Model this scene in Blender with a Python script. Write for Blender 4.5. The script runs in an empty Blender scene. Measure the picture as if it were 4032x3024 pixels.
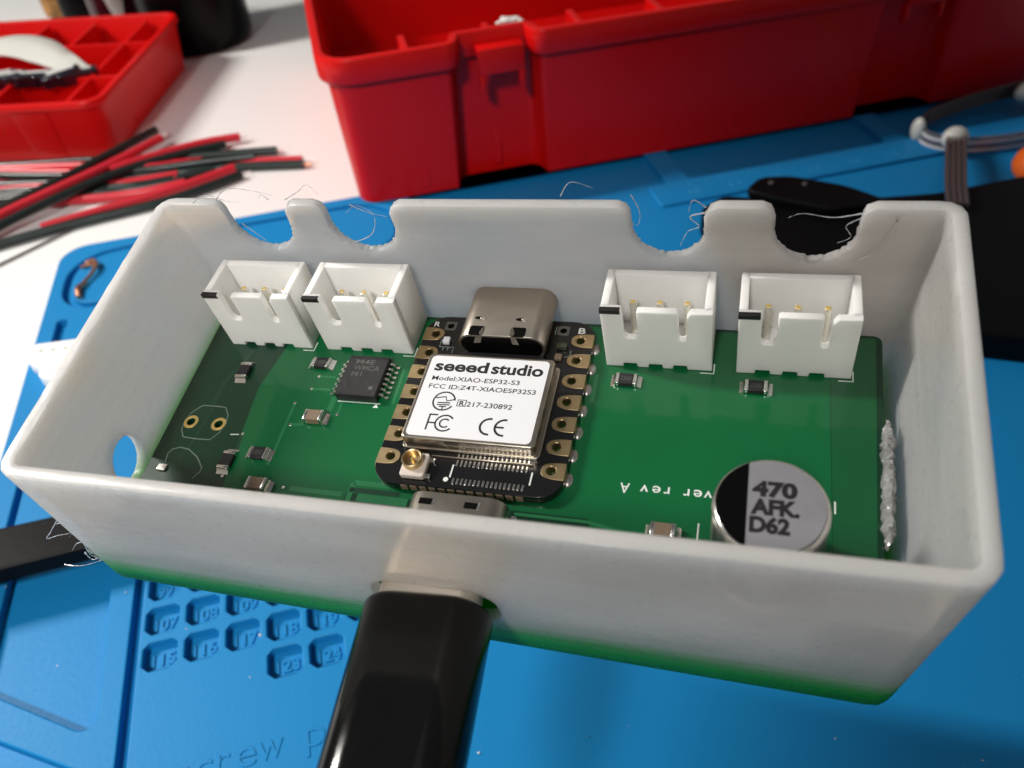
import bpy, bmesh, math, random
from mathutils import Vector, Matrix
from mathutils.geometry import delaunay_2d_cdt

U = 0.01                      # 1 mm of the place = 0.01 Blender units
random.seed(4)
C = bpy.context.scene.collection
SC = bpy.context.scene
SC.unit_settings.scale_length = 0.1147

# ------------------------------------------------------------------ camera
R_CAM = Matrix(((0.9692094696, 0.2081073401, -0.1316219550),
                (-0.2379127548, 0.6536160125, -0.7184592050),
                (-0.0634864167, 0.7276520070, 0.6830022194)))
cam_d = bpy.data.cameras.new('camera')
cam = bpy.data.objects.new('camera', cam_d); C.objects.link(cam)
cam.matrix_world = Matrix.Translation(Vector((46.9098903, -82.8607453, 99.0129678)) * U) @ R_CAM.to_4x4()
cam_d.sensor_width = 36.0
cam_d.lens = 36.0 * 3211.89 / 4032.0
cam_d.clip_start = 0.05
cam_d.clip_end = 60.0
cam_d.dof.use_dof = True
cam_d.dof.focus_distance = 79.0 * 0.872 * U
cam_d.dof.aperture_fstop = 4.8
SC.camera = cam

# ------------------------------------------------------------------ room light
world = bpy.data.worlds.new('World'); SC.world = world
world.use_nodes = True
wb = world.node_tree.nodes['Background']
wb.inputs['Color'].default_value = (1.0, 1.0, 1.0, 1)
wb.inputs['Strength'].default_value = 0.11

def area(name, loc, target, sx, sy, power, col):
    d = bpy.data.lights.new(name, 'AREA'); d.shape = 'RECTANGLE'
    d.size = sx * U; d.size_y = sy * U; d.energy = power; d.color = col
    o = bpy.data.objects.new(name, d); C.objects.link(o)
    o.location = Vector(loc) * U
    o.rotation_euler = (Vector(target) - Vector(loc)).to_track_quat('-Z', 'Y').to_euler()
    return o
area('desk_lamp', (-270, 185, 320), (40, 30, 20), 26, 120, 205, (1.0, 0.965, 0.91))
def spot(name, loc, target, power, size_deg, blend, radius, col):
    d = bpy.data.lights.new(name, 'SPOT'); d.energy = power; d.spot_size = math.radians(size_deg); d.spot_blend = blend
    d.shadow_soft_size = radius * U; d.color = col
    o = bpy.data.objects.new(name, d); C.objects.link(o)
    o.location = Vector(loc) * U
    o.rotation_euler = (Vector(target) - Vector(loc)).to_track_quat('-Z', 'Y').to_euler()
spot('front_fill_spot', (-170, -330, 430), (-20, 5, 15), 980, 32, 1.0, 40, (1.0, 0.97, 0.93))  # unseen front light; soft narrow cone imitates the viewer's shadow on the right
area('overhead_fill', (120, 60, 1500), (60, 20, 0), 700, 500, 42, (1.0, 0.98, 0.95))  # added overhead panel, unseen, giving the metal parts something to reflect

vs = SC.view_settings
SC.display_settings.display_device = 'sRGB'
vs.view_transform = 'Standard'; vs.look = 'None'; vs.exposure = 0.0; vs.gamma = 1.0
SC.render.engine = 'CYCLES'
SC.cycles.use_denoising = True
SC.cycles.max_bounces = 10
SC.cycles.transparent_max_bounces = 12
SC.cycles.sample_clamp_indirect = 6.0

# ------------------------------------------------------------------ materials
def new_mat(name):
    m = bpy.data.materials.new(name); m.use_nodes = True
    nt = m.node_tree
    return m, nt, nt.nodes['Principled BSDF'], nt.nodes['Material Output']

def pm(name, col, rough=0.5, metal=0.0, spec=0.5, coat=0.0, coat_r=0.05, var=0.06, vscale=4.0,
       bump=0.0, bscale=60.0, rvar=0.0, sss=0.0, sssr=0.01):
    """procedural plastic / metal / paint: base colour with a little mottling, fine relief and gloss variation"""
    m, nt, b, out = new_mat(name)
    N, L = nt.nodes, nt.links
    tc = N.new('ShaderNodeTexCoord')
    nz = N.new('ShaderNodeTexNoise'); nz.inputs['Scale'].default_value = vscale; nz.inputs['Detail'].default_value = 4
    L.new(tc.outputs['Object'], nz.inputs['Vector'])
    rp = N.new('ShaderNodeValToRGB')
    lo = [c * (1 - var) for c in col]; hi = [min(1, c * (1 + var)) for c in col]
    rp.color_ramp.elements[0].position = 0.3; rp.color_ramp.elements[0].color = (*lo, 1)
    rp.color_ramp.elements[1].position = 0.7; rp.color_ramp.elements[1].color = (*hi, 1)
    L.new(nz.outputs['Fac'], rp.inputs['Fac']); L.new(rp.outputs['Color'], b.inputs['Base Color'])
    b.inputs['Metallic'].default_value = metal
    b.inputs['Roughness'].default_value = rough
    b.inputs['Specular IOR Level'].default_value = spec
    b.inputs['Coat Weight'].default_value = coat
    b.inputs['Coat Roughness'].default_value = coat_r
    if sss:
        b.inputs['Subsurface Weight'].default_value = sss
        b.inputs['Subsurface Radius'].default_value = (1, 1, 1)
        b.inputs['Subsurface Scale'].default_value = sssr
    if rvar or bump:
        n2 = N.new('ShaderNodeTexNoise'); n2.inputs['Scale'].default_value = bscale; n2.inputs['Detail'].default_value = 5
        L.new(tc.outputs['Object'], n2.inputs['Vector'])
        if rvar:
            mr = N.new('ShaderNodeMapRange')
            mr.inputs['To Min'].default_value = max(0.02, rough - rvar); mr.inputs['To Max'].default_value = min(1, rough + rvar)
            L.new(n2.outputs['Fac'], mr.inputs['Value']); L.new(mr.outputs['Result'], b.inputs['Roughness'])
        if bump:
            bp = N.new('ShaderNodeBump'); bp.inputs['Strength'].default_value = bump; bp.inputs['Distance'].default_value = 0.002
            L.new(n2.outputs['Fac'], bp.inputs['Height']); L.new(bp.outputs['Normal'], b.inputs['Normal'])
    return m

M = {}
M['table'] = pm('white_desk', (0.785, 0.785, 0.77), 0.45, var=0.02, vscale=1.5, bump=0.05, bscale=90)
M['mat'] = pm('blue_silicone', (0.007, 0.205, 0.49), 0.5, spec=0.22, var=0.07, vscale=1.1, bump=0.12, bscale=160, rvar=0.06)
M['red'] = pm('red_plastic', (0.67, 0.004, 0.004), 0.34, spec=0.30, var=0.05, vscale=2, bump=0.10, bscale=110, rvar=0.05)
M['mask'] = pm('green_solder_mask', (0.003, 0.036, 0.017), 0.30, spec=0.3, coat=0.5, coat_r=0.07, var=0.10, vscale=7, bump=0.03, bscale=150)
M['pour'] = pm('solder_mask_over_copper', (0.003, 0.118, 0.036), 0.30, spec=0.3, coat=0.45, coat_r=0.07, var=0.06, vscale=7, bump=0.03, bscale=150)
M['trace'] = pm('solder_mask_over_trace', (0.016, 0.175, 0.062), 0.3, spec=0.4, coat=0.7, coat_r=0.08, var=0.1, vscale=20)
M['trace_dark'] = pm('solder_mask_gap', (0.004, 0.045, 0.020), 0.3, spec=0.4, coat=0.7, coat_r=0.08, var=0.1, vscale=20)
M['silk'] = pm('white_silkscreen', (0.70, 0.74, 0.71), 0.6, var=0.1, vscale=60)
M['silk_grey'] = pm('thin_silkscreen', (0.16, 0.21, 0.18), 0.6, var=0.15, vscale=60)
M['nylon'] = pm('white_nylon', (0.93, 0.92, 0.89), 0.42, spec=0.4, var=0.02, vscale=20, bump=0.22, bscale=130, sss=0.5, sssr=0.009)
M['ink'] = pm('black_marker_ink', (0.012, 0.009, 0.011), 0.5, var=0.2, vscale=30)
M['print'] = pm('black_print', (0.013, 0.010, 0.014), 0.55, var=0.2, vscale=40)
M['blackpcb'] = pm('black_solder_mask', (0.007, 0.0065, 0.007), 0.25, spec=0.4, coat=0.4, coat_r=0.08, var=0.2, vscale=20)
M['gold'] = pm('gold_plating', (0.60, 0.45, 0.25), 0.36, metal=1.0, var=0.10, vscale=30, rvar=0.10, bscale=50)
M['brightgold'] = pm('bright_gold_ring', (0.90, 0.66, 0.24), 0.30, metal=0.85, var=0.06, vscale=30)
M['tin'] = pm('tinned_solder', (0.78, 0.76, 0.73), 0.22, metal=1.0, var=0.15, vscale=30, bump=0.5, bscale=45, rvar=0.12)
M['shieldmetal'] = pm('nickel_shield', (0.50, 0.45, 0.38), 0.30, metal=1.0, var=0.10, vscale=9, bump=0.10, bscale=40, rvar=0.08)
M['usbmetal'] = pm('brushed_steel', (0.47, 0.425, 0.37), 0.36, metal=1.0, var=0.05, vscale=6, bump=0.04, bscale=80, rvar=0.06)
M['sticker'] = pm('white_label_paper', (0.80, 0.80, 0.825), 0.55, var=0.015, vscale=20)
M['chip'] = pm('black_epoxy', (0.022, 0.021, 0.023), 0.5, spec=0.35, var=0.12, vscale=30, bump=0.25, bscale=160)
M['chipmark'] = pm('laser_mark', (0.09, 0.085, 0.08), 0.6, var=0.2, vscale=60)
M['ceramic'] = pm('beige_ceramic', (0.23, 0.165, 0.11), 0.5, var=0.12, vscale=30)
M['alu'] = pm('aluminium_can', (0.68, 0.665, 0.70), 0.42, metal=0.9, var=0.07, vscale=9, bump=0.06, bscale=60, rvar=0.07)
M['aluside'] = pm('aluminium_can_side', (0.72, 0.70, 0.67), 0.20, metal=1.0, var=0.05, vscale=9, rvar=0.05)
M['blackmark'] = pm('black_sleeve_print', (0.002, 0.002, 0.002), 0.5, spec=0.08, var=0.1)
M['plug'] = pm('black_glossy_plastic', (0.0045, 0.0045, 0.0045), 0.12, spec=0.25, var=0.2, vscale=10, bump=0.08, bscale=24, rvar=0.10)
M['plugmetal'] = pm('nickel_plug_shell', (0.72, 0.66, 0.58), 0.40, metal=0.85, var=0.06, vscale=20)
M['black'] = pm('black_plastic', (0.003, 0.003, 0.0035), 0.42, spec=0.12, var=0.2, vscale=5, bump=0.1, bscale=60)
M['darkglass'] = pm('dark_glass', (0.002, 0.0025, 0.0025), 0.25, spec=0.12, var=0.2)
M['maroon'] = pm('maroon_glass', (0.045, 0.006, 0.012), 0.12, spec=0.6, var=0.3, vscale=5)
M['cork'] = pm('amber_cork', (0.36, 0.17, 0.045), 0.6, var=0.5, vscale=28, bump=0.4, bscale=40)
M['redwire'] = pm('red_pvc', (0.56, 0.020, 0.035), 0.30, var=0.06, vscale=6)
M['blackwire'] = pm('black_green_pvc', (0.009, 0.018, 0.016), 0.30, var=0.2, vscale=6)
M['greywire'] = pm('thin_grey_wire', (0.10, 0.09, 0.09), 0.4)
M['copper'] = pm('bare_copper', (0.85, 0.42, 0.24), 0.28, metal=1.0, var=0.15, vscale=30, bump=0.6, bscale=40)
M['brownwire'] = pm('smoky_clear_wire', (0.085, 0.060, 0.060), 0.16, spec=0.7, var=0.25, vscale=4)
M['bead'] = pm('milky_glue_bead', (0.62, 0.62, 0.58), 0.35, var=0.05, sss=0.3, sssr=0.01)
M['orange'] = pm('orange_plastic', (0.80, 0.135, 0.012), 0.4, var=0.05)
M['foam'] = pm('white_foam_tape', (0.60, 0.60, 0.55), 0.7, var=0.04, vscale=8, bump=0.4, bscale=90)
M['diode'] = pm('shiny_black_part', (0.010, 0.010, 0.018), 0.14, spec=0.7, var=0.3)
M['silver_and_glint'] = pm('bare_tip_and_glint', (0.90, 0.89, 0.86), 0.3, metal=0.15)  # bare wire ends, and the painted highlights on the black tray parts
M['paper'] = pm('white_scrap', (0.82, 0.80, 0.76), 0.6, var=0.05, bump=0.3)

def frosted():
    """milky translucent 3D print: clear filament, green first layers, their glow through the wall painted as a fade"""
    m, nt, b, out = new_mat('frosted_print')
    N, L = nt.nodes, nt.links
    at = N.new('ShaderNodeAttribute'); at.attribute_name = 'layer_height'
    tc = N.new('ShaderNodeTexCoord')
    # layer lines: noise stretched along the walls
    mp = N.new('ShaderNodeMapping'); mp.inputs['Scale'].default_value = (1.2, 1.2, 40.0)
    L.new(tc.outputs['Object'], mp.inputs['Vector'])
    n1 = N.new('ShaderNodeTexNoise'); n1.inputs['Scale'].default_value = 4.0; n1.inputs['Detail'].default_value = 5
    L.new(mp.outputs['Vector'], n1.inputs['Vector'])
    n2 = N.new('ShaderNodeTexNoise'); n2.inputs['Scale'].default_value = 3.0; n2.inputs['Detail'].default_value = 3
    L.new(tc.outputs['Object'], n2.inputs['Vector'])
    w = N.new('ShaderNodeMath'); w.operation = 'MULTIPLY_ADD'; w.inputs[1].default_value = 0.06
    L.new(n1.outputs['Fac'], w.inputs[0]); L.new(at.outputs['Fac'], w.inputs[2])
    rp = N.new('ShaderNodeValToRGB')  # green fade painted for the base colour diffusing up through the translucent wall
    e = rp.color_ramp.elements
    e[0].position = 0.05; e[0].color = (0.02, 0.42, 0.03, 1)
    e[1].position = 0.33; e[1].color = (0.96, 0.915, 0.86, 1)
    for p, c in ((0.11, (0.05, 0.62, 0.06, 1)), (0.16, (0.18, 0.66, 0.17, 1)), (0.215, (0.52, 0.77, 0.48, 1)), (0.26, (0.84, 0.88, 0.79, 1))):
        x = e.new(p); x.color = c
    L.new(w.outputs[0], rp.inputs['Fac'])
    mixc = N.new('ShaderNodeMix'); mixc.data_type = 'RGBA'; mixc.blend_type = 'MULTIPLY'
    r2 = N.new('ShaderNodeValToRGB')
    r2.color_ramp.elements[0].position = 0.30; r2.color_ramp.elements[0].color = (0.93, 0.93, 0.94, 1)
    r2.color_ramp.elements[1].position = 0.66; r2.color_ramp.elements[1].color = (1, 1, 1, 1)
    add = N.new('ShaderNodeMath'); add.operation = 'ADD'
    hm = N.new('ShaderNodeMath'); hm.operation = 'MULTIPLY'; hm.inputs[1].default_value = 0.5
    L.new(n1.outputs['Fac'], add.inputs[0]); L.new(n2.outputs['Fac'], add.inputs[1])
    L.new(add.outputs[0], hm.inputs[0]); L.new(hm.outputs[0], r2.inputs['Fac'])
    mixc.inputs['Factor'].default_value = 1.0
    L.new(rp.outputs['Color'], mixc.inputs['A']); L.new(r2.outputs['Color'], mixc.inputs['B'])
    col = mixc.outputs['Result']
    L.new(col, b.inputs['Base Color'])
    b.inputs['Roughness'].default_value = 0.36
    b.inputs['Specular IOR Level'].default_value = 0.45
    b.inputs['Subsurface Weight'].default_value = 0.85
    b.inputs['Subsurface Radius'].default_value = (1.0, 0.97, 0.93)
    b.inputs['Subsurface Scale'].default_value = 0.022
    bp = N.new('ShaderNodeBump'); bp.inputs['Strength'].default_value = 0.15; bp.inputs['Distance'].default_value = 0.003
    L.new(hm.outputs[0], bp.inputs['Height']); L.new(bp.outputs['Normal'], b.inputs['Normal'])
    n3 = N.new('ShaderNodeTexNoise'); n3.inputs['Scale'].default_value = 140.0; n3.inputs['Detail'].default_value = 2
    L.new(tc.outputs['Object'], n3.inputs['Vector'])
    r3 = N.new('ShaderNodeMapRange'); r3.inputs['From Min'].default_value = 0.35; r3.inputs['From Max'].default_value = 0.7
    r3.inputs['To Min'].default_value = 0.27; r3.inputs['To Max'].default_value = 0.36
    L.new(n3.outputs['Fac'], r3.inputs['Value']); L.new(r3.outputs['Result'], b.inputs['Roughness'])
    wv = N.new('ShaderNodeTexWave'); wv.wave_type = 'BANDS'; wv.bands_direction = 'Z'
    wv.inputs['Scale'].default_value = 16.0; wv.inputs['Distortion'].default_value = 1.2; wv.inputs['Detail'].default_value = 2
    L.new(tc.outputs['Object'], wv.inputs['Vector'])
    ad = N.new('ShaderNodeMath'); ad.operation = 'MULTIPLY_ADD'; ad.inputs[1].default_value = 0.16
    L.new(wv.outputs['Fac'], ad.inputs[0]); L.new(n1.outputs['Fac'], ad.inputs[2])
    ad2 = N.new('ShaderNodeMath'); ad2.operation = 'MULTIPLY_ADD'; ad2.inputs[1].default_value = 0.012
    L.new(n3.outputs['Fac'], ad2.inputs[0]); L.new(ad.outputs[0], ad2.inputs[2])
    # crumbly last layers at the rim and cloudy patches in the wall
    rimf = N.new('ShaderNodeMapRange'); rimf.interpolation_type = 'SMOOTHSTEP'
    rimf.inputs['From Min'].default_value = 0.90; rimf.inputs['From Max'].default_value = 1.0
    rimf.inputs['To Min'].default_value = 0.0; rimf.inputs['To Max'].default_value = 0.55
    L.new(at.outputs['Fac'], rimf.inputs['Value'])
    n4 = N.new('ShaderNodeTexNoise'); n4.inputs['Scale'].default_value = 32.0; n4.inputs['Detail'].default_value = 3
    L.new(tc.outputs['Object'], n4.inputs['Vector'])
    rm = N.new('ShaderNodeMath'); rm.operation = 'MULTIPLY_ADD'
    L.new(rimf.outputs['Result'], rm.inputs[0]); L.new(n4.outputs['Fac'], rm.inputs[1]); L.new(ad2.outputs[0], rm.inputs[2])
    L.new(rm.outputs[0], bp.inputs['Height'])
    tr = N.new('ShaderNodeBsdfTranslucent'); L.new(col, tr.inputs['Color']); L.new(bp.outputs['Normal'], tr.inputs['Normal'])
    rf = N.new('ShaderNodeBsdfRefraction'); rf.inputs['Roughness'].default_value = 0.34; rf.inputs['IOR'].default_value = 1.04
    L.new(col, rf.inputs['Color'])
    m1 = N.new('ShaderNodeMixShader'); m1.inputs[0].default_value = 0.25
    L.new(b.outputs[0], m1.inputs[1]); L.new(tr.outputs[0], m1.inputs[2])
    m2 = N.new('ShaderNodeMixShader'); m2.inputs[0].default_value = 0.44
    mp2 = N.new('ShaderNodeMapping'); mp2.inputs['Scale'].default_value = (1.0, 1.0, 3.2)
    L.new(tc.outputs['Object'], mp2.inputs['Vector'])
    n5 = N.new('ShaderNodeTexNoise'); n5.inputs['Scale'].default_value = 5.5; n5.inputs['Detail'].default_value = 5; n5.inputs['Distortion'].default_value = 0.6
    L.new(mp2.outputs['Vector'], n5.inputs['Vector'])
    cl = N.new('ShaderNodeMapRange'); cl.inputs['From Min'].default_value = 0.36; cl.inputs['From Max'].default_value = 0.66
    cl.inputs['To Min'].default_value = 0.50; cl.inputs['To Max'].default_value = 0.37
    L.new(n5.outputs['Fac'], cl.inputs['Value'])
    rs = N.new('ShaderNodeMath'); rs.operation = 'MULTIPLY_ADD'; rs.inputs[1].default_value = -0.45
    L.new(rimf.outputs['Result'], rs.inputs[0]); L.new(cl.outputs['Result'], rs.inputs[2])
    L.new(rs.outputs[0], m2.inputs[0])
    wm = N.new('ShaderNodeMix'); wm.data_type = 'RGBA'; wm.blend_type = 'MULTIPLY'; wm.inputs['Factor'].default_value = 1.0
    wm.inputs['B'].default_value = (1.0, 0.955, 0.90, 1)
    L.new(col, wm.inputs['A']); L.new(wm.outputs['Result'], rf.inputs['Color'])
    L.new(m1.outputs[0], m2.inputs[1]); L.new(rf.outputs[0], m2.inputs[2])
    L.new(m2.outputs[0], out.inputs['Surface'])
    return m
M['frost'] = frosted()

def clear_thread():
    m, nt, b, out = new_mat('clear_plastic_thread')
    b.inputs['Base Color'].default_value = (0.75, 0.76, 0.78, 1)
    b.inputs['Roughness'].default_value = 0.15
    b.inputs['Transmission Weight'].default_value = 0.5
    N, L = nt.nodes, nt.links
    nz = N.new('ShaderNodeTexNoise'); nz.inputs['Scale'].default_value = 30
    mr = N.new('ShaderNodeMapRange'); mr.inputs['To Min'].default_value = 0.08; mr.inputs['To Max'].default_value = 0.4
    L.new(nz.outputs['Fac'], mr.inputs['Value']); L.new(mr.outputs['Result'], b.inputs['Roughness'])
    return m
M['thread'] = clear_thread()

def clear_wire():
    m = pm('clear_wire', (0.30, 0.30, 0.34), 0.06, spec=0.8, var=0.2, vscale=5)
    m.node_tree.nodes['Principled BSDF'].inputs['Transmission Weight'].default_value = 0.65
    return m
M['clearwire'] = clear_wire()
M['sheenwire'] = pm('painted_sheen_strand', (0.62, 0.63, 0.66), 0.12, spec=0.9, var=0.15, vscale=5)  # pale colour paints the white sheen on alternate clear strands
def blob_mat():
    m = pm('shiny_melted_plastic', (0.50, 0.50, 0.50), 0.12, spec=0.8, var=0.25, vscale=26, bump=0.9, bscale=22)
    m.node_tree.nodes['Principled BSDF'].inputs['Transmission Weight'].default_value = 0.45
    return m
M['melted'] = blob_mat()

# ------------------------------------------------------------------ helpers
def link(name, me, mat=None, parent=None):
    o = bpy.data.objects.new(name, me); C.objects.link(o)
    if mat is not None:
        me.materials.append(mat)
    if parent is not None:
        o.parent = parent
    return o

def tag(o, label, cat, group=None):
    o['label'] = label; o['category'] = cat
    if group: o['group'] = group
    return o

def thing(name, label, cat, matrix=None, group=None):
    o = bpy.data.objects.new(name, None); C.objects.link(o)
    o.empty_display_size = 0.05
    if matrix is not None: o.matrix_world = matrix
    return tag(o, label, cat, group)

def bm_mesh(name, bm, smooth=True, angle=40):
    bmesh.ops.recalc_face_normals(bm, faces=bm.faces)
    me = bpy.data.meshes.new(name)
    for f in bm.faces: f.smooth = smooth
    if smooth:
        a = math.radians(angle)
        for e in bm.edges:
            e.smooth = len(e.link_faces) == 2 and e.calc_face_angle(0.0) < a
    bm.to_mesh(me); bm.free()
    return me

def vec(p): return Vector(p) * U

def box_into(bm, x0, x1, y0, y1, z0, z1, bevel=0.0, segs=2):
    vs_ = [bm.verts.new(vec((x, y, z))) for z in (z0, z1) for y in (y0, y1) for x in (x0, x1)]
    fs = []
    for q in ((0, 2, 3, 1), (4, 5, 7, 6), (0, 1, 5, 4), (2, 6, 7, 3), (0, 4, 6, 2), (1, 3, 7, 5)):
        fs.append(bm.faces.new([vs_[i] for i in q]))
    if bevel:
        es = list({e for f in fs for e in f.edges})
        bmesh.ops.bevel(bm, geom=es, offset=bevel * U, segments=segs, profile=0.5, affect='EDGES')

def box_mesh(name, dims, bevel=0.0, segs=2):
    bm = bmesh.new(); box_into(bm, *dims, bevel=bevel, segs=segs)
    return bm_mesh(name, bm)

def round_poly(pts, r, n=5):
    """polygon with its corners rounded; r is one radius or one per corner"""
    out = []
    k = len(pts)
    for i in range(k):
        p0, p, p1 = Vector(pts[i - 1]).to_2d(), Vector(pts[i]).to_2d(), Vector(pts[(i + 1) % k]).to_2d()
        ri = r[i] if isinstance(r, (list, tuple)) else r
        if ri <= 0: out.append((p.x, p.y)); continue
        a = (p0 - p); b = (p1 - p)
        d = min(ri, a.length * 0.49, b.length * 0.49)
        A = p + a.normalized() * d; B = p + b.normalized() * d
        for j in range(n + 1):
            t = j / n; w = (0.5858 * 0 + 1)
            # rational quadratic arc
            wt = 0.7071
            den = (1 - t) ** 2 + 2 * wt * t * (1 - t) + t * t
            q = (A * (1 - t) ** 2 + p * (2 * wt * t * (1 - t)) + B * t * t) / den
            out.append((q.x, q.y))
    return out

def rect(x0, x1, y0, y1): return [(x0, y0), (x1, y0), (x1, y1), (x0, y1)]
def rrect(x0, x1, y0, y1, r, n=5): return round_poly(rect(x0, x1, y0, y1), r, n)
def circle(cx, cy, r, n=20, ry=None):
    ry = ry or r
    return [(cx + r * math.cos(2 * math.pi * i / n), cy + ry * math.sin(2 * math.pi * i / n)) for i in range(n)]

def loop_area(lp): return sum(lp[i - 1][0] * lp[i][1] - lp[i][0] * lp[i - 1][1] for i in range(len(lp))) / 2
def pt_in(p, poly):
    c = False; j = len(poly) - 1
    for i in range(len(poly)):
        if ((poly[i][1] > p[1]) != (poly[j][1] > p[1])) and (p[0] < (poly[j][0] - poly[i][0]) * (p[1] - poly[i][1]) / (poly[j][1] - poly[i][1] + 1e-12) + poly[i][0]):
            c = not c
        j = i
    return c
def wind(loops):
    """outlines counter-clockwise, holes clockwise, islands in holes counter-clockwise again"""
    out = []
    for i, lp in enumerate(loops):
        depth = sum(1 for j, q in enumerate(loops) if j != i and pt_in(lp[0], q))
        want = 1 if depth % 2 == 0 else -1
        out.append(list(lp) if loop_area(lp) * want > 0 else list(reversed(lp)))
    return out
def plate_mesh(name, loops, z0, z1, bevel=0.0, res=1):
    """flat plate between z0 and z1 from closed outlines (even-odd: inner loops are holes)"""
    loops = wind(loops)
    cu = bpy.data.curves.new('tmp', 'CURVE'); cu.dimensions = '2D'; cu.fill_mode = 'BOTH'
    h = (z1 - z0) / 2
    cu.extrude = max(0.0, (h - bevel)) * U
    cu.bevel_depth = bevel * U; cu.bevel_resolution = res; cu.offset = -bevel * U
    for lp in loops:
        s = cu.splines.new('POLY'); s.points.add(len(lp) - 1)
        for p, q in zip(s.points, lp): p.co = (q[0] * U, q[1] * U, 0, 1)
        s.use_cyclic_u = True
    o = bpy.data.objects.new('tmp', cu)
    me = bpy.data.meshes.new_from_object(o)
    bpy.data.objects.remove(o); bpy.data.curves.remove(cu)
    me.name = name
    me.materials.clear()
    me.transform(Matrix.Translation((0, 0, (z0 + z1) / 2 * U)))
    bm = bmesh.new(); bm.from_mesh(me)
    bmesh.ops.remove_doubles(bm, verts=bm.verts, dist=1e-6)
    bmesh.ops.recalc_face_normals(bm, faces=bm.faces)
    for f in bm.faces: f.smooth = True
    for e in bm.edges:
        e.smooth = len(e.link_faces) == 2 and e.calc_face_angle(0.0) < math.radians(50)
        if e.smooth and sum(abs(f.normal.z) > 0.9995 for f in e.link_faces) == 1: e.smooth = False
    bm.to_mesh(me); bm.free()
    return me

def layer_mesh(name, loops, z0, z1, bevel):
    """top layer with openings and rounded upper edges, capped by a constrained triangulation"""
    loops = wind(loops)
    bm = bmesh.new(); pts, eds, vmap = [], [], []
    for lp in loops:
        rows = []
        for d, z in ((-bevel, z1), (-bevel * 0.5, z1 - bevel * 0.134), (-bevel * 0.134, z1 - bevel * 0.5), (0, z1 - bevel), (0, z0)):
            ol = offset_poly(lp, d) if d else lp
            rows.append([bm.verts.new(vec((p[0], p[1], z))) for p in ol])
        k = len(lp)
        for a, b in zip(rows, rows[1:]):
            for i in range(k): bm.faces.new((b[i], b[(i + 1) % k], a[(i + 1) % k], a[i]))
        b0 = len(pts)
        pts += [v.co.to_2d() for v in rows[0]]; vmap += rows[0]
        eds += [(b0 + i, b0 + (i + 1) % k) for i in range(k)]
    vs_, es_, fs_, ov, oe, of = delaunay_2d_cdt(pts, eds, [], 0, 1e-6)
    get = {}
    for i, src in enumerate(ov):
        get[i] = vmap[src[0]] if src else bm.verts.new((vs_[i].x, vs_[i].y, z1 * U))
    for f in fs_:
        c = sum((vs_[i] for i in f), Vector((0, 0))) / len(f) / U
        if sum(pt_in(c, lp) for lp in loops) % 2 == 1:
            try: bm.faces.new([get[i] for i in f])
            except ValueError: pass
    me = bm_mesh(name, bm, angle=50)
    bm = bmesh.new(); bm.from_mesh(me)
    for e in bm.edges:
        if len(e.link_faces) == 2 and sum(abs(f.normal.z) > 0.9995 for f in e.link_faces) == 1: e.smooth = False
    bm.to_mesh(me); bm.free()
    return me

def sheet_mesh(name, loops, z):
    """flat print lying on a surface"""
    cu = bpy.data.curves.new('tmp', 'CURVE'); cu.dimensions = '2D'; cu.fill_mode = 'BOTH'
    for lp in loops:
        s = cu.splines.new('POLY'); s.points.add(len(lp) - 1)
        for p, q in zip(s.points, lp): p.co = (q[0] * U, q[1] * U, 0, 1)
        s.use_cyclic_u = True
    o = bpy.data.objects.new('tmp', cu)
    me = bpy.data.meshes.new_from_object(o)
    bpy.data.objects.remove(o); bpy.data.curves.remove(cu)
    me.name = name; me.materials.clear()
    me.transform(Matrix.Translation((0, 0, z * U)))
    return me

def strip_loop(pts, w):
    """outline of a stroke of width w along pts (open polyline)"""
    P = [Vector(p).to_2d() for p in pts]
    Lf, Rt = [], []
    for i, p in enumerate(P):
        d = (P[min(i + 1, len(P) - 1)] - P[max(i - 1, 0)]).normalized()
        n = Vector((-d.y, d.x)) * (w / 2)
        Lf.append(p + n); Rt.append(p - n)
    return [(q.x, q.y) for q in Lf] + [(q.x, q.y) for q in reversed(Rt)]

def strokes_mesh(name, lines, w, z):
    bm = bmesh.new()
    for pts in lines:
        P = [Vector(p).to_2d() for p in pts]
        L_, R_ = [], []
        for i, p in enumerate(P):
            d = (P[min(i + 1, len(P) - 1)] - P[max(i - 1, 0)]).normalized()
            n = Vector((-d.y, d.x)) * (w / 2)
            L_.append(bm.verts.new(vec((*(p + n), z)))); R_.append(bm.verts.new(vec((*(p - n), z))))
        for i in range(len(P) - 1):
            bm.faces.new((R_[i], R_[i + 1], L_[i + 1], L_[i]))
    me = bpy.data.meshes.new(name); bm.to_mesh(me); bm.free()
    return me

def arc(cx, cy, r, a0, a1, n=18, ry=None):
    ry = ry or r
    return [(cx + r * math.cos(math.radians(a0 + (a1 - a0) * i / n)), cy + ry * math.sin(math.radians(a0 + (a1 - a0) * i / n))) for i in range(n + 1)]

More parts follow.
